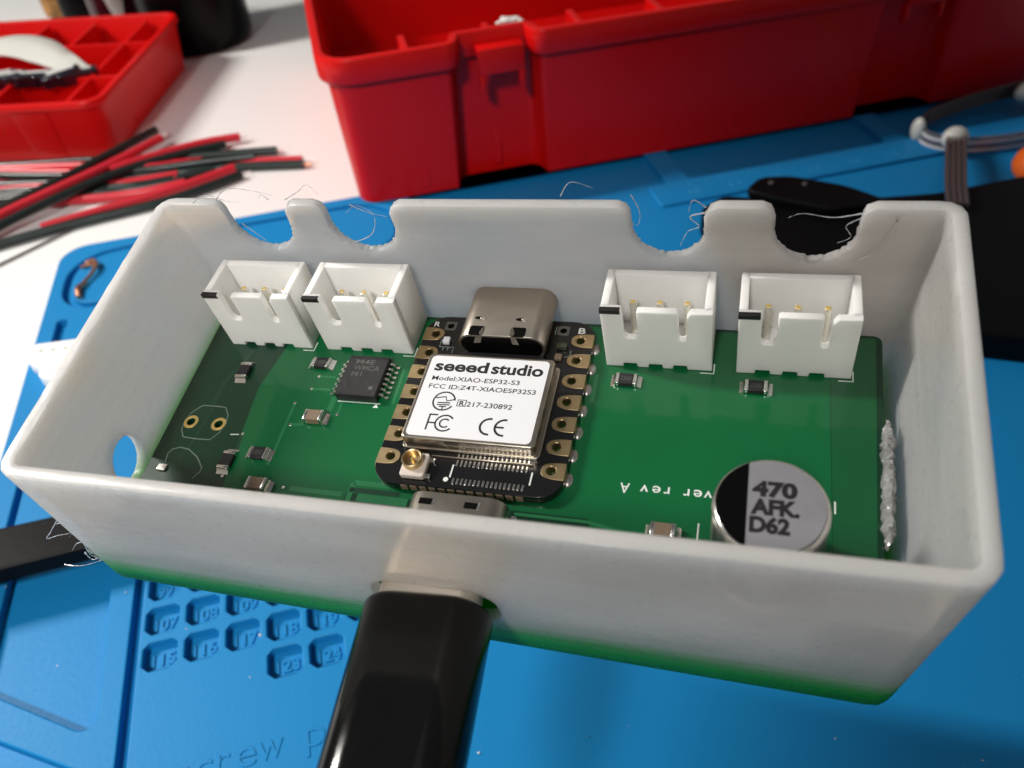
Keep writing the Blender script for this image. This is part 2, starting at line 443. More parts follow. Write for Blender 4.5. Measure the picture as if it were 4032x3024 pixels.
def text_mesh(name, body, size, x, y, z, width=None, offset=0.0, extrude=0.0, rot=0.0, shear=0.0, spacing=1.0):
    cu = bpy.data.curves.new('tmp', 'FONT'); cu.body = body; cu.size = size * U
    cu.offset = offset * U; cu.extrude = extrude * U; cu.space_character = spacing; cu.shear = shear
    cu.resolution_u = 4
    o = bpy.data.objects.new('tmp', cu)
    me = bpy.data.meshes.new_from_object(o)
    bpy.data.objects.remove(o); bpy.data.curves.remove(cu)
    me.name = name; me.materials.clear()
    xs = [v.co.x for v in me.vertices]
    x0, x1 = min(xs), max(xs)
    sx = (width * U) / (x1 - x0) if width else 1.0
    me.transform(Matrix.Translation((x * U, y * U, z * U)) @ Matrix.Rotation(rot, 4, 'Z')
                 @ Matrix.Diagonal((sx, 1, 1, 1)) @ Matrix.Translation((-x0, 0, 0)))
    return me

def join_meshes(name, meshes):
    bm = bmesh.new()
    for me in meshes:
        bm.from_mesh(me)
    out = bpy.data.meshes.new(name); bm.to_mesh(out); bm.free()
    for me in meshes: bpy.data.meshes.remove(me)
    return out

def smooth_path(pts, n=6):
    P = [Vector(p) for p in pts]
    if len(P) < 3: return P
    out = []
    for i in range(len(P) - 1):
        p0, p1, p2, p3 = P[max(i - 1, 0)], P[i], P[i + 1], P[min(i + 2, len(P) - 1)]
        for j in range(n):
            t = j / n
            out.append(0.5 * ((2 * p1) + (p2 - p0) * t + (2 * p0 - 5 * p1 + 4 * p2 - p3) * t * t + (3 * p1 - p0 - 3 * p2 + p3) * t ** 3))
    out.append(P[-1])
    return out

def tube_into(bm, pts, r, segs=8, flat=1.0):
    rings = []
    n = len(pts)
    up = Vector((0, 0, 1))
    for i, p in enumerate(pts):
        d = (pts[min(i + 1, n - 1)] - pts[max(i - 1, 0)]).normalized()
        s = d.cross(up)
        if s.length < 1e-4: s = d.cross(Vector((1, 0, 0)))
        s.normalize(); u = s.cross(d).normalized()
        ri = r[i] if isinstance(r, (list, tuple)) else r
        rings.append([bm.verts.new((p + s * math.cos(a) * ri + u * math.sin(a) * ri * flat) * U)
                      for a in [2 * math.pi * k / segs for k in range(segs)]])
    for a, b in zip(rings, rings[1:]):
        for k in range(segs):
            bm.faces.new((a[k], a[(k + 1) % segs], b[(k + 1) % segs], b[k]))
    bm.faces.new(list(reversed(rings[0]))); bm.faces.new(rings[-1])

def tube_mesh(name, pts, r, segs=8, smooth=True, n=6, flat=1.0):
    bm = bmesh.new()
    tube_into(bm, smooth_path(pts, n) if smooth else [Vector(p) for p in pts], r, segs, flat)
    return bm_mesh(name, bm)

def lathe_into(bm, prof, cx, cy, segs=32, cap0=True, cap1=True):
    rings = []
    for r, z in prof:
        rings.append([bm.verts.new(vec((cx + r * math.cos(2 * math.pi * k / segs), cy + r * math.sin(2 * math.pi * k / segs), z))) for k in range(segs)])
    for a, b in zip(rings, rings[1:]):
        for k in range(segs):
            bm.faces.new((a[k], a[(k + 1) % segs], b[(k + 1) % segs], b[k]))
    if cap0: bm.faces.new(list(reversed(rings[0])))
    if cap1: bm.faces.new(rings[-1])

def lathe_mesh(name, prof, cx, cy, segs=32, cap0=True, cap1=True):
    bm = bmesh.new(); lathe_into(bm, prof, cx, cy, segs, cap0, cap1)
    return bm_mesh(name, bm)

def offset_poly(pts, d):
    """move a counter-clockwise outline outwards by d"""
    k = len(pts); out = []
    for i in range(k):
        a = Vector(pts[i - 1]); p = Vector(pts[i]); b = Vector(pts[(i + 1) % k])
        d0 = (p - a).normalized(); d1 = (b - p).normalized()
        n0 = Vector((d0.y, -d0.x)); n1 = Vector((d1.y, -d1.x))
        n = (n0 + n1)
        n = n / max(0.3, n.length_squared / 2) if n.length > 1e-6 else n0
        q = p + n * d
        out.append((q.x, q.y))
    return out

def loft_mesh(name, loops, cap0=True, cap1=True, angle=40):
    """loops: list of (outline, z) or of lists of 3D points"""
    bm = bmesh.new(); rings = []
    for ol, z in loops:
        rings.append([bm.verts.new(vec((p[0], p[1], z))) for p in ol])
    k = len(rings[0])
    for a, b in zip(rings, rings[1:]):
        for i in range(k):
            bm.faces.new((a[i], a[(i + 1) % k], b[(i + 1) % k], b[i]))
    def cap(r):
        f = bm.faces.new(r); bmesh.ops.triangulate(bm, faces=[f])
    if cap0: cap(list(reversed(rings[0])))
    if cap1: cap(rings[-1])
    return bm_mesh(name, bm, angle=angle)

# ================================================================== SETTING
o = link('table_top', plate_mesh('table_top', [rect(-700, 900, -420, 620)], -14, -2.2, 0.5), M['table'])
o['kind'] = 'structure'

# ------------------------------------------------------------------ blue silicone mat
mat_t = thing('repair_mat', 'blue silicone repair mat with numbered square cells, lying flat on the white desk', 'work mat')
outline = round_poly(rect(-22.2, 245, -130, 97), 6, 6)
holes = []
cells = []
for num, i, j in ((99, 0, 0), (100, 1, 0), (101, 2, 0), (107, 0, 1), (108, 1, 1), (109, 2, 1), (110, 3, 1), (115, 0, 2), (116, 1, 2),
                  (117, 2, 2), (118, 3, 2), (119, 4, 2), (120, 5, 2), (123, 3, 3), (124, 4, 3)):
    x0 = 5.35 + 5.55 * i; y1 = -2.75 - 5.6 * j
    holes.append(rrect(x0, x0 + 4.55, y1 - 4.35, y1, 0.95, 7)); cells.append((num, x0, y1))
holes.append([(3.2, 30), (3.2, -130 + 4), (4.6, -130 + 4), (4.6, 30)])
holes.append(rrect(-18.0, -16.9, -12, 40, 0.4, 2))
holes.append(round_poly([(-15.6, -14.9), (-1.5, -24.6), (0.3, -23.8), (-0.6, 8.5), (-15.6, 8.5)], [1.5, 1.2, 1.2, 1.5, 1.5], 4))
holes.append(round_poly([(-18, -19.0), (1.6, -31.4), (1.6, -100), (-18, -100)], 1.2, 4))
holes.append(rrect(-18.8, -16.7, 56, 68.3, 0.9, 4))
ring_o = round_poly([(-19.5, 71), (52, 71), (56, 82), (50, 93.6), (-2, 94.2), (-19.5, 92)], [8, 6, 6, 6, 10, 9], 6)
ring_i = offset_poly(ring_o, -1.6)
holes.append(ring_o); holes.append(list(reversed(ring_i)))
for a, b in ((58, 117.5), (123, 174.5), (180, 236)):
    holes.append(rrect(a, b, 77.5, 95.5, 1.2, 4))
base = plate_mesh('base', [offset_poly(outline, -0.2)], -2.2, -1.45, 0.1)
top = layer_mesh('top', [outline] + holes, -1.55, 0.0, 0.24)
sheet = link('sheet', join_meshes('sheet', [base, top]), M['mat'], mat_t)
bv = None
for num, x0, y1 in cells:
    me = text_mesh('cell_number', str(num), 2.5, x0 + 0.85, y1 - 3.1, -1.42, width=3.1 if num > 99 else 2.1, offset=0.035, extrude=0.2)
    link('cell_number', me, M['mat'], mat_t)
for k, ch in enumerate('screw'):
    w = {'s': 2.0, 'c': 2.1, 'r': 1.6, 'e': 2.4, 'w': 3.0}[ch]
    link('raised_letter', text_mesh('raised_letter', ch, 5.3, (10.4, 13.0, 15.6, 17.9, 20.6)[k], (-35.0, -34.9, -34.7, -34.6, -34.5)[k], 0.0, width=w, offset=-0.03, extrude=0.13), M['mat'], mat_t)
link('raised_letter', text_mesh('raised_letter', 'p', 5.3, 26.3, -34.3, 0.0, width=2.5, offset=-0.03, extrude=0.13), M['mat'], mat_t)
# ruler step along the back and its tick marks
link('ruler_strip', plate_mesh('ruler_strip', [rrect(112, 196, 67.2, 76.2, 0.8, 3)], -0.1, 0.75, 0.3), M['mat'], mat_t)
M['matlight'] = pm('worn_mat_print', (0.03, 0.27, 0.55), 0.5)
ticks = [[(114 + 1.5 * k, 75.6), (114 + 1.5 * k, 75.6 - (2.4 if k % 5 == 0 else 1.3))] for k in range(54)]
link('ruler_marks', strokes_mesh('ruler_marks', ticks, 0.22, 0.765), M['matlight'], mat_t)
for k in range(7):
    link('ruler_number', text_mesh('ruler_number', str(10 + k), 2.6, 120 + k * 10, 69.6, 0.765, width=2.6), M['matlight'], mat_t)

# ------------------------------------------------------------------ frame of the tilted plastic box
R_B = Matrix(((0.8806479304, 0.4523661729, -0.1407979700),
              (-0.4667496410, 0.8793734759, -0.0940588243),
              (0.0812649699, 0.1485501109, 0.9855601804)))
M_B = Matrix.Translation(Vector((54.90537465, -27.03940952, 43.94590968)) * U) @ R_B.to_4x4()
SHRINK = 1.5 / 1.72
CAM_P = cam.matrix_world.translation.copy()
M_B = Matrix.Translation(CAM_P) @ Matrix.Scale(SHRINK, 4) @ Matrix.Translation(-CAM_P) @ M_B
def b2w(p): return (M_B @ (Vector(p) * U)) / U

# ================================================================== THE TRANSLUCENT BOX
box_t = thing('electronics_box', 'milky translucent open box with four U-shaped notches and a green bottom edge', 'plastic box', M_B)
TOP = [(-33.0, -21.2), (38.0, -20.95), (39.3, 12.4), (-36.2, 12.8)]       # outer corners at the rim: FL FR BR BL
BOT = [(-35.2, -20.6), (36.3, -20.0), (36.5, 12.3), (-36.3, 12.8)]
ZB = [-4.9, -9.6, -9.6, -4.9]; ZT = 14.6
TH = 1.1
def corner_poly(t, inset):
    P = [Vector(BOT[i]).lerp(Vector(TOP[i]), t) for i in range(4)]
    return [Vector(q) for q in offset_poly([(p.x, p.y) for p in P], -inset)] if inset else P
def zbot(x, y):
    f = min(1.15, max(-0.1, (x + 35.2) / 71.6)); return -4.3 + (-9.0 + 4.3) * f
LN = [71.0, 32.4, 75.0, 32.9]
ST = [0.0]
for l in LN: ST.append(ST[-1] + l)
PER = ST[-1]
def path_pt(s, t, inset):
    """point on the wall at perimeter position s (from the front left corner, counter-clockwise)"""
    s = s % PER
    P = corner_poly(t, inset)
    r = max(0.5, 1.8 - inset * 0.9)
    k = 3
    for i in range(4):
        if s < ST[i + 1]: k = i; break
    d = s - ST[k]; a, b = P[k], P[(k + 1) % 4]
    u = (b - a).normalized(); la = (b - a).length
    RN = 1.8
    def corner(ci, sg):         # sg from -RN..RN around corner ci
        c = P[ci]; pa = P[ci - 1]; pb = P[(ci + 1) % 4]
        A = c + (pa - c).normalized() * r; B = c + (pb - c).normalized() * r
        w = (sg + RN) / (2 * RN)
        wt = 0.75; den = (1 - w) ** 2 + 2 * wt * w * (1 - w) + w * w
        return (A * (1 - w) ** 2 + c * (2 * wt * w * (1 - w)) + B * w * w) / den
    if d < RN: return corner(k, d)
    if d > LN[k] - RN: return corner((k + 1) % 4, d - LN[k])
    f = (d - RN) / (LN[k] - 2 * RN)
    return a + u * (r + f * (la - 2 * r))
HN = 20.0     # nominal wall height used for the unrolled wall
def side_s(k, val, t):
    """perimeter position on wall k where x (front/back) or y (left/right) equals val"""
    lo, hi = ST[k] + 1.9, ST[k + 1] - 1.9
    ax = 0 if k in (0, 2) else 1
    for _ in range(40):
        mid = (lo + hi) / 2
        c = path_pt(mid, t, 0.8)[ax]
        if (c < val) == (k in (0, 1)): lo = mid
        else: hi = mid
    return (lo + hi) / 2
def to_st(k, val, z):
    t = 0.7
    for _ in range(4):
        s = side_s(k, val, t); p = path_pt(s, t, 0.8)
        t = (z - zbot(p.x, p.y)) / (ZT - zbot(p.x, p.y))
    return (s, t * HN)

rng = random.Random(7)
def notch(cx, w, zb, rough):
    """U-shaped notch in the back wall, listed from right to left in x = increasing s"""
    pts = []
    zc = zb + w
    pts += [(cx + w + 1.0, ZT), (cx + w + 0.30, ZT - 0.35), (cx + w + 0.02, ZT - 1.0), (cx + w, zc + 0.4)]
    for i in range(33):
        a = math.radians(0 - 180 * i / 32)
        j = rng.uniform(-rough, rough) * 0.6 + (0.045 if i % 2 else -0.045)
        pts.append((cx + (w + j) * math.cos(a), zc + (w + j) * math.sin(a)))
    pts += [(cx - w, zc + 0.4), (cx - w - 0.02, ZT - 1.0), (cx - w - 0.30, ZT - 0.35), (cx - w - 1.0, ZT)]
    return [to_st(2, x, z) for x, z in pts]
NOT = [(28.3, 3.45, 8.6, 0.10), (16.0, 3.3, 8.7, 0.06), (-13.8, 3.6, 8.6, 0.06), (-25.2, 3.6, 8.6, 0.08)]
rim = [(0.0, HN)]
# walk the outline backwards along the rim (decreasing s) after going up the seam
outl = [(0.0, 0.0)]
ns = int(PER / 1.1)
for i in range(1, ns): outl.append((PER * i / ns, 0.0))
outl.append((PER, 0.0))
for j in range(1, 18): outl.append((PER, HN * j / 18))
toprow = []
nots = [notch(*n) for n in NOT]
s_breaks = [(n[0][0], n[-1][0], n) for n in nots]
s_breaks.sort()
cur = 0.0
def rim_run(a, b):
    n = max(2, int((b - a) / 1.1)); return [(a + (b - a) * i / n, HN) for i in range(n + 1)]
top_pts = []
for a, b, n in s_breaks:
    top_pts += rim_run(cur, a)[:-1] + n; cur = b
top_pts += rim_run(cur, PER)[1:]
outl += list(reversed(top_pts))
for j in range(17, 0, -1): outl.append((0.0, HN * j / 18))
hole_loops = []
# slot for the plug in the front wall and oval hole in the left wall
hp = rrect(-5.0, 5.9, -2.6, 3.55, 2.6, 5)
hole_loops.append([to_st(0, x, z) for x, z in hp])
hl = circle(-11.4, 2.0, 2.35, 18, 2.75)
hole_loops.append([to_st(3, y, z) for y, z in hl])

def inside(p, poly):
    c = False; j = len(poly) - 1
    for i in range(len(poly)):
        if ((poly[i][1] > p[1]) != (poly[j][1] > p[1])) and (p[0] < (poly[j][0] - poly[i][0]) * (p[1] - poly[i][1]) / (poly[j][1] - poly[i][1] + 1e-12) + poly[i][0]):
            c = not c
        j = i
    return c
def near(p, loops, d2):
    for lp in loops:
        for q in lp:
            if (p[0] - q[0]) ** 2 + (p[1] - q[1]) ** 2 < d2: return True
    return False
pts2 = []; edges2 = []
for lp in [outl] + hole_loops:
    b0 = len(pts2); pts2 += [Vector(q) for q in lp]
    edges2 += [(b0 + i, b0 + (i + 1) % len(lp)) for i in range(len(lp))]
feature_loops = hole_loops + nots
for i in range(1, ns):
    for j in range(1, 18):
        q = (PER * i / ns, HN * j / 18)
        if inside(q, outl) and not any(inside(q, h) for h in hole_loops) and not near(q, feature_loops, 0.16):
            pts2.append(Vector(q))
vs2, es2, fs2, _, _, _ = delaunay_2d_cdt(pts2, edges2, [], 0, 1e-5)
keep = []
for f in fs2:
    c = sum((vs2[i] for i in f), Vector((0, 0))) / len(f)
    if inside(c, outl) and not any(inside(c, h) for h in hole_loops): keep.append(tuple(f))
bm = bmesh.new()
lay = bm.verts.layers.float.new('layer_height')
def wall_pt(s, h, inset):
    t = h / HN
    p = path_pt(s, t, inset)
    z = zbot(p.x, p.y); z = z + (ZT - z) * t
    return (p.x, p.y, z)
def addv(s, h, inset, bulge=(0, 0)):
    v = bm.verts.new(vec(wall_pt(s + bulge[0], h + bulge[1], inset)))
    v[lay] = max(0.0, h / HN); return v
used = sorted({i for f in keep for i in f})
ov_ = {i: addv(vs2[i].x, vs2[i].y, 0.0) for i in used}
iv_ = {i: addv(vs2[i].x, vs2[i].y, TH) for i in used}
cnt = {}
for f in keep:
    bm.faces.new([ov_[i] for i in f]); bm.faces.new([iv_[i] for i in reversed(f)])
    for a, b in zip(f, f[1:] + f[:1]): cnt[(a, b)] = 1
bed = [(a, b) for (a, b) in cnt if (b, a) not in cnt]
nrm = {}
for a, b in bed:
    d = (vs2[b] - vs2[a]).normalized(); n = Vector((d.y, -d.x))
    for i in (a, b): nrm[i] = nrm.get(i, Vector((0, 0))) + n
mid = {}
for i, n in nrm.items():
    s, h = vs2[i]
    seam = s < 1e-4 or s > PER - 1e-4
    n = n.normalized()
    if seam: n = Vector((0, 1.0 if h > 1 else -1.0)) if (h > HN - 1e-3 or h < 1e-3) else Vector((0, 0))
    rows = []
    for tt in (0.10, 0.32, 0.68, 0.90):
        amt = 0.09 * math.sin(math.pi * tt) ** 0.6
        j = rng.uniform(-0.13, 0.13) if (h < HN - 0.01 or s > ST[3]) else rng.uniform(-0.03, 0.03)
        if h < 1e-3: amt = 0.0
        rows.append(addv(s, h, TH * tt, (n.x * (amt + j), n.y * (amt + j))))
    mid[i] = rows
for a, b in bed:
    sa, sb = vs2[a].x, vs2[b].x
    if (sa < 1e-4 and sb < 1e-4) or (sa > PER - 1e-4 and sb > PER - 1e-4): continue
    ca = [ov_[a]] + mid[a] + [iv_[a]]; cb = [ov_[b]] + mid[b] + [iv_[b]]
    for k in range(5): bm.faces.new((ca[k], cb[k], cb[k + 1], ca[k + 1]))
bmesh.ops.remove_doubles(bm, verts=bm.verts, dist=2e-5)
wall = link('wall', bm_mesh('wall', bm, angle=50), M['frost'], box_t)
# floor of the box with a rounded lower edge
def base_loop(inset, dz):
    return [(lambda p: (p[0], p[1], zbot(p[0], p[1]) + dz))(path_pt(PER * i / 160, 0.0, inset)) for i in range(160)]
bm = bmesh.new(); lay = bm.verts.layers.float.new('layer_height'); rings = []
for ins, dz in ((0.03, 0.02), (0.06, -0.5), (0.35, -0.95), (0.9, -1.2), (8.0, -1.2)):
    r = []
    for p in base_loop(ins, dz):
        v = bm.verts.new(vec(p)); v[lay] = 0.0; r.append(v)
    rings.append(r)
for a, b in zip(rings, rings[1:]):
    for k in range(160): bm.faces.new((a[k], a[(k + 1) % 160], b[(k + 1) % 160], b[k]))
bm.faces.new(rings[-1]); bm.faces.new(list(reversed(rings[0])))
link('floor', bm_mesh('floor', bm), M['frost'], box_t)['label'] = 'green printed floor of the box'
# melted torn edge on the right inner wall
bm = bmesh.new(); n = 64
rings = []; wob = 0.0
for i in range(n):
    y = 0.8 - 12.2 * i / (n - 1); wob = 0.8 * wob + rng.uniform(-0.07, 0.07)
    env = min(1.0, 0.25 + 0.09 * min(i, n - 1 - i))
    w = (0.34 + 0.22 * rng.random()) * env; x = 35.25 - 0.010 * i + wob
    rings.append([bm.verts.new(vec((x + w * math.cos(a) * (0.8 + 0.5 * rng.random()), y + rng.uniform(-0.1, 0.1), 0.6 + 0.95 * env * math.sin(a) * (0.6 + 0.7 * rng.random()))))
                  for a in [2 * math.pi * k / 10 for k in range(10)]])
for a, b in zip(rings, rings[1:]):
    for k in range(10): bm.faces.new((a[k], a[(k + 1) % 10], b[(k + 1) % 10], b[k]))
bm.faces.new(rings[0]); bm.faces.new(list(reversed(rings[-1])))
link('torn_edge', bm_mesh('torn_edge', bm, angle=25), M['melted'], box_t)['label'] = 'rough shiny torn strip on the right inner wall'
# ridge round the right-hand notch
ridge = [(34.35, 11.22, 14.2), (34.3, 11.22, 13.0), (33.7, 11.2, 11.1), (32.9, 11.2, 9.9), (31.6, 11.2, 8.9)]
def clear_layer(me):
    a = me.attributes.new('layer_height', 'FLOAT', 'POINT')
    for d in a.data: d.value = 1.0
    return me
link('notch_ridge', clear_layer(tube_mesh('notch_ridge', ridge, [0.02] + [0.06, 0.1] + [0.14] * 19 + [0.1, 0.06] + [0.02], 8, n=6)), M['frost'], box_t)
# loose plastic threads left by the printer
def thread(pts, r=0.035):
    n = (len(pts) - 1) * 7 + 1
    rad = [r * (0.35 + 1.3 * (1 - i / (n - 1)) ** 1.5 + 0.25 * math.sin(i * 1.7)) for i in range(n)]
    link('plastic_thread', tube_mesh('plastic_thread', pts, rad, 6, n=7), M['thread'], box_t)
thread([(-29.3, 12.2, 14.8), (-27.6, 12.6, 15.9), (-24.8, 12.6, 15.6), (-22.6, 12.4, 15.2)])
thread([(-31.5, 11.5, 15.0), (-29.6, 11.6, 15.9), (-27.8, 11.9, 14.9), (-26.4, 12.0, 14.7)])
thread([(-21.2, 12.0, 15.0), (-19.6, 12.4, 15.7), (-18.4, 12.5, 16.4), (-17.4, 12.3, 15.3)])
thread([(-23.0, 12.0, 15.0), (-23.8, 12.3, 15.4), (-24.4, 12.4, 14.8)])
thread([(-15.9, 12.4, 9.2), (-13.6, 12.6, 10.2), (-12.6, 12.6, 12.6), (-14.0, 12.5, 13.9), (-15.4, 12.4, 13.0)])
thread([(-14.6, 12.3, 14.2), (-12.9, 12.4, 13.1), (-11.0, 12.4, 12.6)])
thread([(-27.9, 12.4, 11.6), (-26.6, 12.5, 9.8), (-25.4, 12.3, 8.6)])
thread([(6.6, 12.3, 15.2), (7.6, 12.7, 16.4), (9.6, 12.6, 15.8)])
thread([(12.9, 12.3, 15.3), (13.5, 12.5, 13.3), (13.3, 12.4, 11.9), (12.8, 12.2, 12.3)])
thread([(19.2, 11.9, 13.7), (17.9, 12.2, 13.0), (18.7, 12.0, 12.1), (17.7, 12.1, 11.4), (17.0, 12.0, 9.8)], 0.05)
thread([(19.3, 12.0, 14.2), (18.2, 12.1, 14.9), (17.8, 12.0, 13.6)], 0.04)
thread([(31.8, 11.8, 13.8), (29.6, 12.0, 13.2), (27.2, 12.0, 13.6), (26.0, 11.9, 13.2)], 0.04)
thread([(31.9, 11.8, 13.4), (30.7, 11.9, 12.4), (31.2, 11.9, 11.2), (30.2, 12.0, 10.4)], 0.04)
thread([(-33.99, -20.0, 5.66), (-37.45, -20.0, 2.23), (-39.14, -20.0, 0.56), (-36.98, -20.0, 1.69), (-35.25, -20.0, 2.45), (-34.34, -20.0, 3.12), (-35.6, -20.0, 1.77)], 0.030)
thread([(-35.04, -20.0, 0.82), (-36.0, -20.0, 0.21), (-37.69, -20.0, -1.52)], 0.030)
thread([(-34.74, -20.0, 0.63), (-35.6, -20.0, -1.37), (-35.58, -20.0, -2.13), (-34.83, -20.0, -2.64)], 0.050)
thread([(-41.43, -20.0, -5.4), (-40.09, -20.0, -5.33), (-38.21, -20.0, -4.61), (-34.83, -20.0, -2.64)], 0.040)
thread([(-36.14, -20.0, -1.51), (-36.35, -20.0, -2.92), (-35.37, -20.0, -2.47)], 0.060)
thread([(-35.32, -20.0, -0.81), (-35.16, -20.0, -1.53), (-35.23, -20.0, -2.9)], 0.070)
thread([(-35.27, -20.0, 4.28), (-34.12, -20.0, 4.7)], 0.030)

# ================================================================== CIRCUIT BOARD AND WHAT IS SOLDERED TO IT
pcb = thing('circuit_board', 'green circuit board with white connectors and black module, inside the translucent box', 'circuit board', M_B)
pcb_out = round_poly([(-33.1, -18.1), (34.3, -18.1), (35.35, 11.0), (-34.75, 11.0)], 0.8, 3)
h1, h2 = (-31.3, -5.08), (-28.0, -5.08)
link('board', plate_mesh('board', [pcb_out, circle(*h1, 0.46), circle(*h2, 0.46)], -1.6, 0.0, 0.05), M['mask'], pcb)
pour = round_poly([(-23.2, -17.6), (-11.2, -17.6), (-11.2, -11.3), (11.6, -11.3), (11.6, -12.2), (30.75, -12.2), (30.75, 10.6), (-34.2 + 10.2, 10.6), (-25.6, 0), (-24.9, -5.9), (-24.3, -8), (-24.2, -11)], 0.3, 2)
link('copper_pour', sheet_mesh('copper_pour', [pour], 0.015), M['pour'], pcb)
link('edge_pour', sheet_mesh('edge_pour', [[(30.80, -17.6), (33.8, -17.6), (34.8, 10.6), (30.80, 10.6)]], 0.015), pm('mask_over_edge_copper', (0.003, 0.092, 0.028), 0.3, coat=0.45, coat_r=0.07, var=0.08, vscale=7), pcb)
tr = [([(-20.6, -1.73), (-20.36, -8.2)], 0.34), ([(-19.46, 0.22), (-17.4, 0.3)], 0.3), ([(-16.5, -0.5), (-16.5, -2.4)], 0.62),
      ([(-15.47, -1.1), (-15.44, -2.6)], 0.28), ([(-19.97, -4.37), (-18.6, -4.24)], 0.3), ([(-19.2, 1.9), (-17.4, 1.95)], 0.28),
      ([(-10.8, -10.2), (-6.6, -10.2)], 0.55), ([(-10.8, -10.2), (-10.8, -12.6)], 0.55), ([(-10.0, -11.7), (-5.0, -11.7)], 0.8),
      ([(5.0, -11.6), (11.4, -11.6), (16.2, -12.6)], 0.3), ([(9.7, 4.4), (9.7, 1.0)], 0.4), ([(-10.2, 3.6), (-10.0, -0.9)], 0.3), ([(-17.0, -11.55), (-11.6, -11.55)], 0.5)]
for p, w in tr: link('trace', strokes_mesh('trace', [p], w, 0.03), M['trace'], pcb)
tr2 = [([(-28.6, 4.9), (-28.9, 3.0), (-29.9, 0.4), (-29.85, -2.6)], 0.55), ([(-11.0, -10.95), (-6.0, -10.95)], 0.5), ([(-24.75, -6.2), (-24.45, -8.0)], 0.3), ([(-29.65, -2.9), (-29.8, -7.0), (-30.3, -9.5)], 0.3)]
for p, w in tr2: link('trace_gap', strokes_mesh('trace_gap', [p], w, 0.03), M['trace_dark'], pcb)
vias = [(-20.6, -1.7), (-19.5, 0.22), (-19.3, 1.9), (-20.0, -4.4), (-15.44, -2.7), (-24.72, -6.0), (-24.6, -11.0), (16.3, -12.2), (-17.7, -11.5)]
for x, y in vias:
    link('via', plate_mesh('via', [circle(x, y, 0.17, 10)], 0.016, 0.06, 0.015), M['tin'] if x != 16.3 else M['trace_dark'], pcb)
silks = [[(31.0, -7.3), (31.0, -8.45)], [(20.5, -10.6), (20.5, -12.4)]]
jx = (-31.45, -19.75, 10.42, 22.55)
JY, JW, JD, JH = 5.62, 9.95, 5.35, 7.75
for x in jx:
    xr = x + JW + 0.18
    silks.append([(xr - 1.25, JY - 0.28), (xr, JY - 0.28), (xr, JY + 0.9)])
silks += [[(-16.0, -1.05), (-11.3, -1.05)], [(-26.05, -6.2), (-25.1, -6.1)]]
for p in silks: link('silkscreen_line', strokes_mesh('silkscreen_line', [p], 0.13, 0.035), M['silk'], pcb)
oval = arc(-29.65, -5.08, 2.55, 118, 252, 14) + [(-28.2, -7.2)] + arc(-29.6, -5.08, 2.5, -38, 38, 8) + [(-28.35, -2.9), (-30.9, -2.85)]
oval = [(-30.95, -2.95), (-31.8, -3.9), (-32.05, -5.0), (-31.9, -6.1), (-31.25, -7.0), (-29.6, -7.1), (-28.05, -7.05), (-27.4, -6.1), (-27.2, -5.0), (-27.45, -3.9), (-28.2, -2.95), (-29.6, -2.9), (-30.95, -2.95)]
fgrey = [[(-31.67, -10.1), (-31.9, -9.1), (-31.6, -8.55), (-30.9, -8.25), (-29.8, -8.4), (-28.4, -9.2), (-27.3, -10.3), (-27.25, -10.8), (-27.7, -11.6)], oval]
for p in fgrey: link('silk_outline', strokes_mesh('silk_outline', [p], 0.13, 0.035), M['silk_grey'], pcb)
tri = [(-12.0, -1.55), (-11.4, -1.55), (-11.7, -1.05)]
link('pin_one_mark', sheet_mesh('pin_one_mark', [tri], 0.035), M['silk'], pcb)
letters = []
for ch, x, wd in (('A', 14.05, 0.82), ('v', 15.72, 0.70), ('e', 16.75, 0.70), ('r', 17.6, 0.52), ('r', 19.25, 0.52), ('e', 20.2, 0.70), ('v', 21.05, 0.70)):
    letters.append(text_mesh('t', ch, 1.42, x + wd / 2, -7.45, 0.035, width=wd, offset=0.012, rot=math.pi))
link('lettering', join_meshes('lettering', letters), M['silk'], pcb)
for hx, hy in (h1, h2):
    link('plated_hole', plate_mesh('plated_hole', [circle(hx, hy, 0.80, 24), circle(hx, hy, 0.46, 24)], 0.0, 0.05, 0.02), M['brightgold'], pcb)
link('solder_pad', plate_mesh('solder_pad', [rrect(-32.15, -31.1, -11.2, -10.4, 0.15, 2)], 0.01, 0.22, 0.09, 2), M['tin'], pcb)

# ---- white pin sockets
def socket_housing():
    bm = bmesh.new()
    th = 0.75
    box_into(bm, th, JW - th, 0.7, JD - th, 0.7, 1.4)
    box_into(bm, 0, th, th - 0.1, JD, 0, JH, 0.14)
    box_into(bm, JW - th, JW, th - 0.1, JD, 0, JH, 0.14)
    box_into(bm, th - 0.2, JW - th + 0.2, JD - th, JD - 0.002, 0, JH - 0.003, 0.14)
    base_me = bm_mesh('a', bm)
    xa, xb, xc, xd = 1.95, 3.3, 6.95, 7.7
    ol = [(0, 0)] + [q for a in (1.65, 4.05, 6.35) for q in ((a, 0), (a + 0.08, 0.50), (a + 1.27, 0.50), (a + 1.35, 0))] + [(JW, 0), (JW, JH - 0.1), (xd + 0.35, JH - 0.15), (xd, 7.0), (xd, 4.6)] + \
         arc(7.325, 4.35, 0.375, 0, -180, 8)[1:-1] + [(xc, 4.6), (xc, 7.5), (xc - 0.15, 7.62), (xb + 0.15, 7.62), (xb, 7.5), (xb, 4.5), (xb - 0.3, 4.05), (xa + 0.3, 4.05), (xa, 4.5), (xa, JH - 0.1), (xa - 0.1, JH), (0, JH)]
    fr = plate_mesh('b', [ol], 0, th, 0.10, 2)
    fr.transform(Matrix(((1, 0, 0, 0), (0, 0, -1, th * U), (0, 1, 0, 0), (0, 0, 0, 1))))
    return join_meshes('housing', [base_me, fr])
house = socket_housing()
for f in house.polygons: f.use_smooth = True
house.materials.append(M['nylon'])
bm = bmesh.new()
